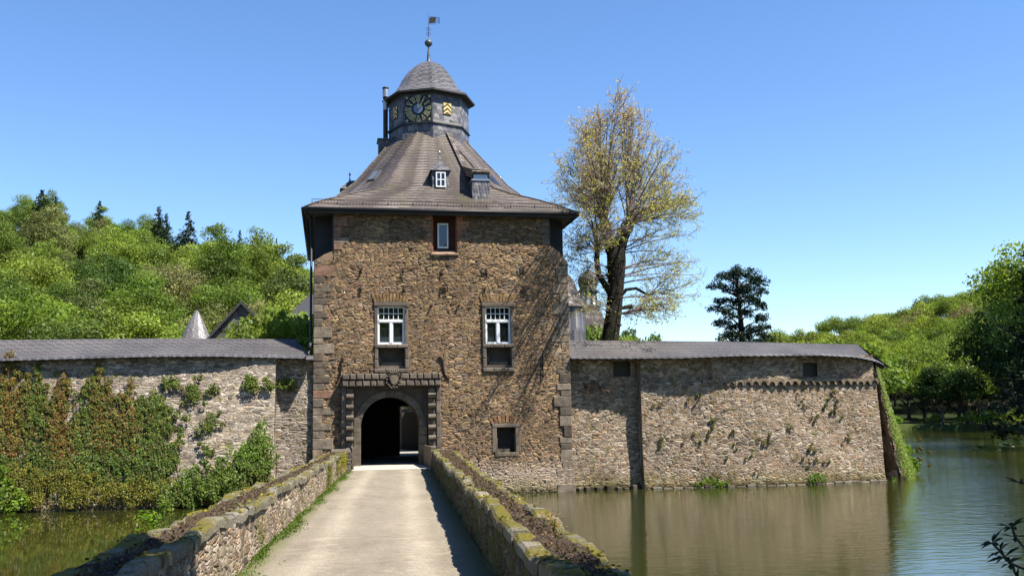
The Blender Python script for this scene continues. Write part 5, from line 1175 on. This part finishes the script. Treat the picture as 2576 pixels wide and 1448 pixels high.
for px, yt, dd, lab, wd in [(82, 476, 160, 'dark spruce on the hilltop, leftmost of the conifers on the left skyline', 1.0), (120, 494, 162, 'thin spire-like conifer beside the leftmost spruce on the skyline', .5), (232, 505, 160, 'dark conifer standing alone on the left skyline above the green trees', .75), (385, 522, 142, 'taller pair of dark spruces on the slope, left one', .8), (405, 540, 147, 'dark spruce just right of the tallest pair, with brown lower branches', .7), (463, 536, 140, 'cone-shaped dark spruce right of the pair on the left hill', .85), (594, 580, 165, 'thin dark conifer on the skyline between the spruce pair and the gatehouse', .6), (673, 603, 166, 'small dark conifer tip, left of two near the gatehouse', .4), (688, 602, 167, 'small dark conifer tip, right of two near the gatehouse', .4)]:
    top_place(SP[int(px) % 2], px, yt, dd, 12.6, lab, 'conifer', 'conifers on the left hill', wd)
# bushes behind the left wall beside the gatehouse
BU = [broad_proto('bushy_tree', 3.0, 5.5, 1.2, 30, 6500, .24, 150 + k, 'leafL') for k in range(2)]
top_place(BU[0], 668, 762, 50, 6.0, 'dense green bush between the slate gable and the gatehouse', 'bush', None, .8, -.1)
top_place(BU[1], 725, 748, 53, 6.0, 'dark green bushy tree right behind the left wall next to the gatehouse', 'bush', None, .85, -.1)
top_place(BU[0], 615, 790, 48, 6.0, 'low bush in front of the foot of the slate gable', 'bush', None, .55, -.1)
for px, yt, dd in ((280, 735, 60), (190, 760, 58), (360, 770, 62), (60, 700, 66)): top_place(PL[px % 5], px, yt, dd, 13.2, 'pale fresh-green maple rising just behind the ridge of the left wall', 'tree', 'fresh maples behind the left wall', 1.0, -.1)
# far bank, right
PR = [broad_proto('far_tree', 5.8, 11.5, 2.2, 48, 6500, .42, 170 + k, 'leafR') for k in range(4)]
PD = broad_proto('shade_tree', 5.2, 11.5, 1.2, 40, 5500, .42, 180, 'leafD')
PO = broad_proto('bare_oak', 5, 8, 4, 24, 1500, .35, 190, 'bare')
d = 168.0
while d < 345:
    du = 8.0 / d * F; px = 1880 + random.uniform(0, du)
    while px < 2760:
        p_ = px + random.uniform(-.3, .3) * du; dd = d + random.uniform(-3, 3)
        if (p_ > 2230 and dd > shore(p_) + 7) or dd > 215:
            x, y = fan(p_, dd); zn = 0 if d < 200 else (1 if d < 300 else 2); s = random.uniform(.8, 1.15)
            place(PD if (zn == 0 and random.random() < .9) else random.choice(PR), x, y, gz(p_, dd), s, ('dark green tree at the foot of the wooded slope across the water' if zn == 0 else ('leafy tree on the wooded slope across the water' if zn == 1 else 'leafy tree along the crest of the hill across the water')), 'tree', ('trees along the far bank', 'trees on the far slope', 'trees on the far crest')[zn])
        px += du
    d += 10.5
for px, yt, dd, lab in [(2300, 745, 300, 'bare pale-twigged tree on the far crest, leftmost of three'), (2430, 715, 290, 'bare oak on the far crest between two others'), (2490, 705, 280, 'bare oak on the far crest next to the dark tree at the picture edge')]: top_place(PO, px, yt, dd, 13, lab, 'tree', 'bare oaks on the far crest', .7)
# pollards on the far bank
po0 = empty('pollard_tree'); mb = MB(); mb.tube([(0, 0, -.3), (.05, 0, 1.2), (0, 0, 2.6)], [.2, .16, .19], 7)
for k in range(6): a = k * 1.05; mb.tube([(0, 0, 2.5), (cos(a) * .35, sin(a) * .35, 2.8), (cos(a) * .6, sin(a) * .6, 3.3)], [.12, .09, .03], 5)
mb.build('trunk', M['surround'], po0); link('crown', clump('crown', [(0, 0, 3.2)], [.8], 160, .22, 61), po0, M['bare'])
for px, dd, yt in ((2355, 168, 1022), (2420, 172, 1010), (2455, 164, 1009), (2508, 156, 1008), (2572, 140, 1010), (2590, 142, 1012), (2535, 175, 1012)): top_place(po0, px, yt, dd, 3.5, 'pollarded tree with a knobbly pale trunk on the far bank', 'pollard', 'pollarded trees on the far bank', 1.2)
for px, dd, r, lab, m_ in ((2425, 163, 1.7, 'round shrub at the far bank below the pollards', 'leafR'), (2480, 158, 2.2, 'broad grassy mound of bushes on the far bank', 'bright'), (2340, 171, 1.2, 'low shrub on the far bank near the bastion', 'leafR'), (2530, 146, 1.8, 'shrub at the far waterline near the right edge', 'leafR')):
    x, y = fan(px, dd); tag(link('shrub', clump('shrub', [(x - r, y, .2), (x, y, .5), (x + r, y + .5, .2)], [r * .8, r, r * .7], 900, .3, int(px)), None, M[m_]), lab, 'shrub')
for px, yt, dd in ((2555, 668, 150), (2600, 640, 160), (2510, 700, 185), (2575, 720, 140)): top_place(PD if px in (2555, 2575) else PR[px % 4], px, yt, dd, 14, 'large leafy tree at the foot of the slope near the right picture edge', 'tree', 'large trees near the right edge', .8)
# big dark conifer and leafy tree at the right picture edge
o = spruce_proto(6.0, 18, 201, 13000, .42, 'dark_conifer'); x, y = fan(2640, 76); o.location = (x, y, -.8); tag(o, 'large dark conifer hanging over the water at the right picture edge', 'conifer')
o = broad_proto('tall_tree', 5.6, 12.5, 9, 60, 12000, .32, 202, 'leafL'); x, y = fan(2625, 80); o.location = (x, y, -.6); tag(o, 'tall leafy tree above the dark conifer at the right picture edge', 'tree')
o = broad_proto('dark_tree', 5.0, 12, 3, 40, 8000, .33, 203, 'leafD'); x, y = fan(2640, 104); o.location = (x, y, -.6); tag(o, 'dark leafy tree filling the right picture edge below the tall tree', 'tree')
for k in range(13):
    a = radians(200 + k * 11.5 + random.uniform(-3, 3)); r_ = random.uniform(24, 34); x = CAM.x + r_ * cos(a) * 1.2; y = CAM.y - 6 + r_ * sin(a)
    place(PL[k % 5], x, y, -.1, random.uniform(1.15, 1.5), 'tall leafy tree on the near bank behind the photographer', 'tree', 'trees on the near bank', random.uniform(1.25, 1.6))
# cedar-like conifer behind the right wall
root = tag(empty('cedar'), 'dark irregular round-topped conifer standing alone behind the right wall roof', 'conifer'); x0, y0 = fan(1860, 100)
s_ = 100 / F; rr = random.Random(8); mb = MB(); mb.tube([(x0, y0, -1), (x0 + .2, y0, 9), (x0, y0, zat(1860, 690, 100))], [.45, .35, .06], 8); pts = []; rad = []
bl = [(1850, 688, 18), (1830, 702, 20), (1880, 700, 22), (1905, 708, 18), (1800, 722, 16), (1840, 728, 20), (1895, 728, 20), (1918, 735, 12), (1870, 745, 16), (1815, 762, 15), (1800, 780, 14), (1850, 770, 17), (1895, 762, 18), (1915, 775, 14), (1830, 795, 18), (1878, 792, 15), (1910, 805, 16), (1815, 820, 16), (1850, 825, 14), (1925, 828, 14), (1895, 835, 18), (1870, 850, 16), (1830, 850, 20), (1920, 855, 16), (1900, 870, 20), (1840, 880, 22)]
for px, py, r in bl:
    q = atD(px, py, 100 + rr.uniform(-2.5, 2.5)); pts.append(q); rad.append(r * s_ * 1.75); mb.tube([(x0, y0, q.z - .8), ((x0 + q.x) / 2, (y0 + q.y) / 2, q.z - .3), tuple(q)], [.12, .08, .03], 5)
mb.build('trunk', M['bark'], root); link('crown', clump('crown', pts, rad, 13000, .27, 62, aspect=.4), root, M['needle'])
top_place(PB, 1812, 802, 92, 13.5, 'pale budding tree in front of the lone dark conifer', 'tree', None, .55)
for px, yt in ((1948, 838), (1960, 836), (1940, 845)): top_place(SP[0], px, yt, 190, 13, 'small distant spruce tip right of the lone dark conifer', 'conifer', 'distant spruce tips', .35, 3)
for k, (px, yt) in enumerate(((2010, 836), (2060, 838), (2110, 832), (2140, 846), (1985, 846))): top_place(BU[k % 2], px, yt - 7, 62, 6.2, 'dark shrub showing just above the right end of the right wall roof', 'bush', 'shrubs behind the right wall', 1.0, -.1)
for px, yt, dd, m_, lab, w_ in ((1462, 815, 50, 0, 'dark leafy bush between the gatehouse and the big trunk', .7), (1500, 765, 75, 1, 'yellow-green willow crown behind the big trunk', .7), (1592, 772, 72, 0, 'yellow-green willow right of the big trunk', .62), (1560, 790, 70, 1, 'low willow directly behind the big trunk', .7)):
    o = top_place(BU[m_], px, yt, dd, 6.6, lab, 'bush', None, w_, -.1)
    for c in o.children:
        if c.name.startswith('crown'): c.data = c.data.copy(); c.data.materials.clear(); c.data.materials.append(M['leafD'] if m_ == 0 and px < 1500 else M['leafR'])

# ---- the big pollarded tree behind the right wall
BT = tag(empty('big_tree', (10.0, 2.6, -.1)), 'big mossy old tree with cut limbs and thin new yellow-brown foliage behind the right wall', 'tree')
mb = MB(); rr = random.Random(12); YT = 2.6
tp = lambda x, y, dy=0: atY(x, y, YT + dy)
mb.tube([tp(1530, 1100), tp(1533, 860), tp(1543, 790), tp(1549, 720), tp(1550, 660), tp(1549, 625)], [.46, .40, .36, .36, .43, .42], 12)
limbs = [([(1546, 640), (1532, 610), (1522, 580), (1517, 562)], [.36, .31, .29, .33]), ([(1550, 640), (1562, 600), (1574, 575), (1581, 562)], [.38, .32, .29, .30]), ([(1548, 760), (1530, 730), (1505, 690), (1500, 650), (1503, 630)], [.16, .15, .14, .13, .12]), ([(1551, 755), (1575, 728), (1600, 725), (1630, 742), (1655, 775)], [.11, .08, .07, .055, .03]),
         ([(1517, 562), (1520, 540), (1524, 505)], [.2, .16, .1]), ([(1552, 800), (1560, 775), (1590, 770)], [.1, .09, .12])]
for pts, r in limbs: mb.tube([tp(*p) for p in pts], r, 9)
for _ in range(10): q = tp(1545 + rr.uniform(-8, 8), rr.uniform(600, 830)); mb.lathe([(0, q.z - .15), (rr.uniform(.2, .3), q.z), (0, q.z + .15)], q.x + rr.uniform(-.2, .2), q.y - .15, 7, smooth=True)
child(mb.build('trunk', M['barkg']), BT)
outline = [(1555, 245), (1500, 285), (1462, 310), (1452, 350), (1400, 430), (1392, 480), (1410, 520), (1425, 600), (1440, 650), (1450, 720), (1490, 790), (1590, 800), (1640, 790), (1700, 780), (1755, 730), (1763, 660), (1725, 600), (1745, 540), (1740, 470), (1700, 420), (1690, 360), (1650, 320), (1600, 290)]
def inside(x, y):
    c = False; n = len(outline)
    for i in range(n):
        (x1, y1), (x2, y2) = outline[i], outline[(i + 1) % n]
        if (y1 > y) != (y2 > y) and x < (x2 - x1) * (y - y1) / (y2 - y1) + x1: c = not c
    return c
tw = MB(); LP = []
cuts = [(1518, 558, 0), (1524, 505, .1), (1582, 560, 0), (1578, 566, .1)]; sidep = [(1503, 632, 0), (1549, 640, .2), (1552, 680, -.2), (1553, 715, .2), (1600, 725, 0), (1630, 742, 0), (1553, 750, -.2), (1556, 790, 0), (1545, 700, 0)]
def bez(a, b, c, t): return a * (1 - t) ** 2 + b * 2 * t * (1 - t) + c * t * t
def limb(s0, e, r0_, up, nside, leafy):
    L = (e - s0).length; m = s0.lerp(e, .5) + Vector((0, 0, up * L)); pts = [bez(s0, m, e, k / 6) for k in range(7)]; tw.tube(pts, [r0_ * (1 - .82 * k / 6) for k in range(7)], 5)
    for k in range(nside):
        t_ = rr.uniform(.18, 1.0); b_ = bez(s0, m, e, t_); d_ = (bez(s0, m, e, min(1, t_ + .05)) - bez(s0, m, e, t_ - .05)).normalized(); v = Vector((rr.gauss(0, 1), rr.gauss(0, 1), rr.gauss(0, 1))); v = (v - d_ * v.dot(d_)).normalized()
        d2 = (d_ * rr.uniform(.55, 1.1) + v * rr.uniform(.4, .9) + Vector((0, 0, .15))).normalized(); l2 = rr.uniform(.4, 1.25) * (1.15 - .5 * t_); q = b_ + d2 * l2; mm = b_.lerp(q, .5) + v * .04 * l2; tw.tube([b_, mm, q], [.013, .009, .004], 3, cap=False)
        for n_ in range(rr.randint(4, 6)):
            t2 = rr.uniform(.25, 1); b2 = b_.lerp(q, t2); v2 = Vector((rr.gauss(0, 1), rr.gauss(0, 1), rr.gauss(.1, .8))).normalized(); q2 = b2 + (d2 * .8 + v2).normalized() * rr.uniform(.12, .42); tw.tube([b2, q2], [.006, .003], 3, cap=False)
            if rr.random() < leafy:
                for _ in range(rr.randint(3, 6)): LP.append(tuple(q2 + Vector((rr.gauss(0, .045), rr.gauss(0, .045), rr.gauss(-.02, .05)))))
cnt = 0; tries = 0
extra = [(x_, y_) for x_, y_ in [(1690, 400), (1722, 450), (1742, 500), (1748, 550), (1700, 520), (1680, 450), (1662, 380), (1402, 470), (1396, 520), (1418, 430), (1442, 390), (1640, 440), (1715, 590), (1655, 560)] + [(1556, 236), (1545, 250), (1568, 252), (1530, 268), (1590, 272), (1510, 285), (1612, 290), (1485, 300), (1555, 262), (1575, 285), (1540, 300), (1635, 318), (1650, 345), (1465, 330)] + [(1735, 660), (1762, 655), (1745, 720), (1715, 760), (1690, 720), (1680, 775), (1740, 590), (1640, 790), (1720, 690), (1700, 640), (1755, 690), (1420, 620), (1440, 680), (1455, 730), (1430, 650), (1410, 570), (1470, 770), (1450, 600)]]
while cnt < 88 + len(extra) and tries < 9000:
    tries += 1
    if cnt < 64:    # towards the rim
        a = rr.uniform(0, len(outline)); k_ = int(a); p_, q_ = outline[k_], outline[(k_ + 1) % len(outline)]; f = a - k_; x = p_[0] + (q_[0] - p_[0]) * f; y = p_[1] + (q_[1] - p_[1]) * f; g_ = rr.uniform(.78, 1.0); x = 1570 + (x - 1570) * g_ * 1.06; y = 560 + (y - 560) * g_; dep = 1.4
    else:
        x = rr.uniform(1400, 1755); y = rr.uniform(270, 780); dep = 3.8
        if cnt < 88 and not inside(x, y) or (1488 < x < 1605 and y > 500): continue
    if cnt >= 88: x, y = extra[cnt - 88]; dep = 1.0
    dy = rr.uniform(-1, 1) * dep
    if 1470 < x < 1630: dy = abs(dy)
    if y < 560 or (y < 600 and rr.random() < .5): st = min(cuts, key=lambda s_: abs(s_[0] - x) + rr.uniform(0, 60))
    else: st = min(sidep, key=lambda s_: abs(s_[0] - x) * .5 + abs(s_[1] - 20 - y) + rr.uniform(0, 60))
    s0 = tp(*st); e = tp(x, y, dy); L = (e - s0).length
    if L < .8: cnt += cnt >= 88; continue
    limb(s0, e, .016 + .007 * L, .10 if y < 600 else .06, int(4 + L * 3.3), .78); cnt += 1
for _ in range(34):
    e = Vector((rr.uniform(7.4, 9.4), rr.uniform(-3.4, -1.0), rr.uniform(8.6, 13.4))); s0 = tp(*(cuts[0] if e.z > 10.5 else sidep[0])); limb(s0, e, .06, .10, 16, .3)
for _ in range(50): LP.append(tuple(tp(rr.gauss(1540, 22), rr.uniform(640, 840), -.5 + rr.uniform(0, .2))))
child(tw.build('twigs', M['twig'] if 'twig' in M else M['bark']), BT)
LP = np.array(LP); RNG = np.random.default_rng(9); cl = leafcols(len(LP), v=.25)
hz = np.clip((LP[:, 2] - 10) / 6, 0, 1)[:, None]; cl = cl * (np.array([[.95, 1.2, .65]]) * (1 - hz) + np.array([[1.05, .98, .95]]) * hz)
child(link('foliage', leaf_mesh('foliage', LP, unit(len(LP)), .078 * RNG.uniform(.6, 1.3, len(LP)), cl, .55), None, M['spring']), BT)
# ---- rhododendron beside the camera and the tree that shades the bridge end
RB = tag(empty('rhododendron', (CAM.x + 4.6, CAM.y + 5.2, -.3)), 'dark rhododendron branches reaching in at the lower right corner', 'shrub'); mb = MB(); P = []; N = []; rr = random.Random(3)
def whorl(c, axis, n, L):
    axis = Vector(axis).normalized(); s_ = axis.orthogonal().normalized()
    for k in range(n):
        a = 2 * pi * k / n + rr.uniform(-.3, .3); d_ = (Matrix.Rotation(a, 3, axis) @ s_ + axis * rr.uniform(-.1, .5)).normalized(); l_ = L * rr.uniform(.7, 1.15); p1 = c + d_ * l_; mid = c + d_ * l_ * .5; w_ = d_.cross(axis).normalized() * l_ * .15
        mb2.add([c, mid + w_, p1 - axis * l_ * .12, mid - w_, mid + axis * .008], [(0, 1, 4), (1, 2, 4), (2, 3, 4), (3, 0, 4)])
mb2 = MB(); base = Vector(RB.location)
for pts in ([(2700, 1500), (2600, 1440), (2540, 1415), (2515, 1385), (2496, 1365)], [(2700, 1430), (2620, 1390), (2575, 1375), (2553, 1350), (2545, 1325)], [(2540, 1415), (2525, 1400)], [(2720, 1480), (2640, 1465), (2590, 1455), (2560, 1460)], [(2700, 1200), (2640, 1120), (2590, 1095), (2560, 1088)]):
    q = [atD(x, y, 6.2) for x, y in pts]; mb.tube([base] + q if pts[0][0] >= 2700 else q, [.02] * (len(q) + (pts[0][0] >= 2700) - 1) + [.006] if False else .008, 5)
    if pts[-1][1] > 1200: whorl(q[-1], q[-1] - q[-2], 7, .11); whorl(q[-2], q[-1] - q[-2] + Vector((0, 0, .02)), 4, .10)
    else: whorl(q[-1], (q[-1] - q[-2]), 3, .05)
for _ in range(60): c = base + Vector((rr.uniform(-.4, 1.6), rr.uniform(-1, 1.5), rr.uniform(.6, 2.4))); whorl(c, (rr.uniform(-.3, .3), rr.uniform(-.3, .3), 1), 8, .13)
child(mb.build('branches', M['bark']), RB); child(mb2.build('leaves', M['rhodo']), RB)
sun_az, sun_el = radians(53), radians(58)
SD = Vector((sin(sun_az) * cos(sun_el), -cos(sun_az) * cos(sun_el), sin(sun_el)))
pts = []; rad = []
for (x, y, z, k, r) in [(-3.6, -31.0, .2, 10, 1.3), (-3.65, -32.4, .0, 10.2, 1.4), (-3.7, -31.4, .3, 10, 1.25), (-4.5, -31.2, .5, 10.2, 1.2), (-4.3, -32.8, .4, 10, 1.5), (-5.2, -32.6, -.5, 10.4, 1.3), (-5.4, -34.8, .2, 10.5, 1.7), (-7.4, -36, -1, 12, 1.8), (-.35, -33.6, .6, 11, 1.2), (-.35, -35.6, .6, 11, 1.3), (.5, -33.8, .5, 11.5, 1.2), (1.4, -36, .5, 12, 1.8)]: pts.append(Vector((x, y, z)) + SD * k); rad.append(r)
ST = tag(empty('shade_tree', (9.5, -43.5, -.2)), 'leafy tree on the near bank whose crown shades the camera end of the bridge', 'tree'); mb = MB(); b0 = Vector((9.5, -43.5, -.3)); mb.tube([b0, b0 + Vector((-.3, .3, 4)), b0 + Vector((-1, 1, 8))], [.4, .3, .2], 10)
for q in pts: mb.tube([b0 + Vector((-1, 1, 7.9)), (b0 + Vector((-1, 1, 9))).lerp(q, .6), q], [.1, .07, .03], 6)
child(mb.build('trunk', M['bark']), ST); child(link('crown', clump('crown', pts, [q * 1.15 for q in rad], 26000, .17, 77), None, M['leafL']), ST)

# ---------------------------------------------------------------- castle buildings behind the walls
b = tag(empty('turret', (-10.1, 20, 0)), 'round turret with pale pointed slate roof showing above the left wall', 'turret')
mb = MB(); mb.lathe([(.95, -.1), (.95, 6.3)], 0, 0, 16); mb.build('wall', M['wallL'], b)
mb = MB(); mb.lathe([(1.25, 6.15), (.93, 6.55), (.66, 7.15), (.40, 7.75), (.12, 8.32), (.05, 8.42)], 0, 0, 12, a0=.3); r_ = mb.build('cone_roof', M['slateP'], b)
mb = MB(); mb.tube([(0, 0, 8.35), (0, 0, 8.95)], [.05, .01], 6); mb.build('spike', M['iron'], r_)
b = tag(empty('outbuilding', (-7.4, 18, 0)), 'slate-hung gable of an outbuilding behind the left wall next to the pointed turret', 'building')
mb = MB(); mb.prism([(-2.3, 0, -.1), (3.2, 0, -.1), (3.2, 0, 5.4), (0, 0, 8.5), (-2.3, 0, 6.0)], (0, 7, 0)); mb.box(-1.35, -.06, 7.05, 1.3, .0, 7.12); mb.build('gable_wall', M['slateG'], b)
mb = MB(); e = .3
for s_, (xe, ze) in ((-1, (-2.75, 5.5)), (1, (3.5, 5.0))):
    P_ = [Vector((0, -e, 8.72)), Vector((xe, -e, ze)), Vector((xe, -e, ze - .16)), Vector((0, -e, 8.52))]; mb.prism(P_, (0, 7.4, 0))
mb.build('roof', M['wood'], b)
b = tag(empty('dark_building', (-3.9, 24, 0)), 'dark roofed building in shade between the bushes and the gatehouse downpipe', 'building')
c0 = atY(770, 800, 24); mb = MB(); mb.box(-1.2, 0, -.1, 3, 4, c0.z - .2); mb.build('wall', M['slateG'], b); mb = MB(); z0 = c0.z - .25
mb.add([(-1.5, -.3, z0), (3, -.3, z0), (3, 4, z0), (-1.5, 4, z0), (.1, 1.4, z0 + 1.9), (3, 1.4, z0 + 2.6)], [(0, 1, 5, 4), (0, 4, 3), (3, 4, 5, 2), (0, 3, 2, 1)]); mb.build('roof', M['wood'], b)
# castle tower with domed roof, right of the gatehouse
q0 = atY(1400, 760, 22); b = tag(empty('castle_tower', (q0.x, 22, 0)), 'slate-clad tower with curved brown dome roof just right of the gatehouse', 'tower'); z1 = atY(1478, 775, 22).z; zt_ = atY(1430, 700, 22).z; rW = atY(1470, 800, 22).x - q0.x
mb = MB(); mb.lathe([(rW, -.1), (rW, z1)], 0, 0, 8, a0=.39); mb.build('wall', M['slateT'], b)
H_ = zt_ - z1 + .25; mb = MB(); mb.lathe([(rW + .22, z1 - .05), (rW + .02, z1 + .15), (rW * .82, z1 + H_ * .35), (rW * .68, z1 + H_ * .68), (rW * .5, z1 + H_ * .95), (rW * .2, z1 + H_ * 1.12), (0, z1 + H_ * 1.15)], 0, 0, 8, a0=.39); mb.build('dome_roof', M['slateB'], b)
q0 = atY(1480, 760, 34); b = tag(empty('onion_tower', (q0.x, 34, 0)), 'white lantern with dark onion cupola between the gatehouse and the big tree', 'tower'); u_ = (atY(1505, 740, 34).x - atY(1455, 740, 34).x) / 2
zA = atY(1480, 768, 34).z; zB = atY(1480, 733, 34).z; zC = atY(1480, 682, 34).z
mb = MB(); mb.lathe([(u_ * 1.9, -.1), (u_ * 1.9, zA - 1.6), (u_ * 1.2, zA - .5), (u_ * 1.0, zA - .1)], 0, 0, 8, a0=.2); mb.build('lower_roof', M['slateB'], b)
mb = MB(); mb.lathe([(u_ * .78, zA - .1), (u_ * .78, zB)], 0, 0, 8, a0=.2); mb.build('wall', M['plaster'], b)
mb = MB(); mb.lathe([(u_ * 1.15, zA - .12), (u_ * 1.0, zA), (u_ * .8, zA + .02)], 0, 0, 8, a0=.2)
for k in range(8): a_ = .2 + 2 * pi * k / 8; mb.box(u_ * .8 * cos(a_) - .05, u_ * .8 * sin(a_) - .05, zA, u_ * .8 * cos(a_) + .05, u_ * .8 * sin(a_) + .05, zB)
mb.build('columns', M['wood'], b); hC = zC - zB
mb = MB(); mb.lathe([(u_ * 1.02, zB - .05), (u_ * .98, zB + .05), (u_ * .8, zB + hC * .12), (u_ * .95, zB + hC * .3), (u_ * 1.02, zB + hC * .5), (u_ * .92, zB + hC * .75), (u_ * .55, zB + hC * .93), (u_ * .2, zB + hC * .99), (.03, zB + hC * 1.08), (.02, zB + hC * 1.7)], 0, 0, 16, smooth=True); mb.build('onion_cupola', M['slateT'], b)
# building seen through the gate
b = tag(empty('courtyard_building', (3.0, 24, 0)), 'courtyard wall with shade painted in, seen through the gate passage', 'building'); mb = MB(); mb.box(-.85, 0, -.1, 9, 4, 2.3); mb.build('wall', M['dark'], b); mb = MB(); mb.box(-.55, -5.5, 2.3, 9.2, 4.2, 2.5); mb.build('roof', M['wood'], b)  # wall coloured dark to stand for shade; deep roof overhang added to shade it

# ---------------------------------------------------------------- camera, light, sky
cam = bpy.data.cameras.new('camera'); co = bpy.data.objects.new('camera', cam); COL.objects.link(co); SC.camera = co
co.matrix_world = Matrix.Translation(CAM) @ CROT.to_4x4(); cam.sensor_fit = 'HORIZONTAL'; cam.sensor_width = 36; cam.lens = 36 * F / 2575.0; cam.clip_start = .1; cam.clip_end = 5000
sun = bpy.data.lights.new('sun', 'SUN'); sun.energy = 5.0; sun.angle = radians(.5); sun.color = (1, .955, .88); so = bpy.data.objects.new('sun', sun); COL.objects.link(so)
so.rotation_euler = (SD).to_track_quat('Z', 'Y').to_euler()
w = bpy.data.worlds.new('World'); SC.world = w; w.use_nodes = True; nt = w.node_tree; nt.nodes.clear()
sk = nt.nodes.new('ShaderNodeTexSky'); sk.sky_type = 'NISHITA'; sk.sun_disc = False; sk.sun_elevation = sun_el; sk.sun_rotation = pi - sun_az; sk.altitude = 300; sk.air_density = 1.0; sk.dust_density = .0; sk.ozone_density = 3.0
bg = nt.nodes.new('ShaderNodeBackground'); bg.inputs[1].default_value = .066; out = nt.nodes.new('ShaderNodeOutputWorld')
hs = nt.nodes.new('ShaderNodeHueSaturation'); hs.inputs['Saturation'].default_value = 1.16; hs.inputs['Hue'].default_value = .505; hs.inputs['Value'].default_value = 1.3; nt.links.new(sk.outputs[0], hs.inputs['Color']); nt.links.new(hs.outputs[0], bg.inputs[0]); nt.links.new(bg.outputs[0], out.inputs[0])
vs_ = SC.view_settings; vs_.view_transform = 'Standard'; vs_.look = 'None'; vs_.exposure = 1.38; vs_.gamma = 1
SC.cycles.max_bounces = 6; SC.cycles.diffuse_bounces = 1; SC.cycles.glossy_bounces = 3; SC.cycles.transmission_bounces = 3; SC.cycles.transparent_max_bounces = 4
SC.cycles.use_denoising = True; SC.cycles.use_adaptive_sampling = True; SC.cycles.adaptive_threshold = .02
bpy.context.view_layer.update()
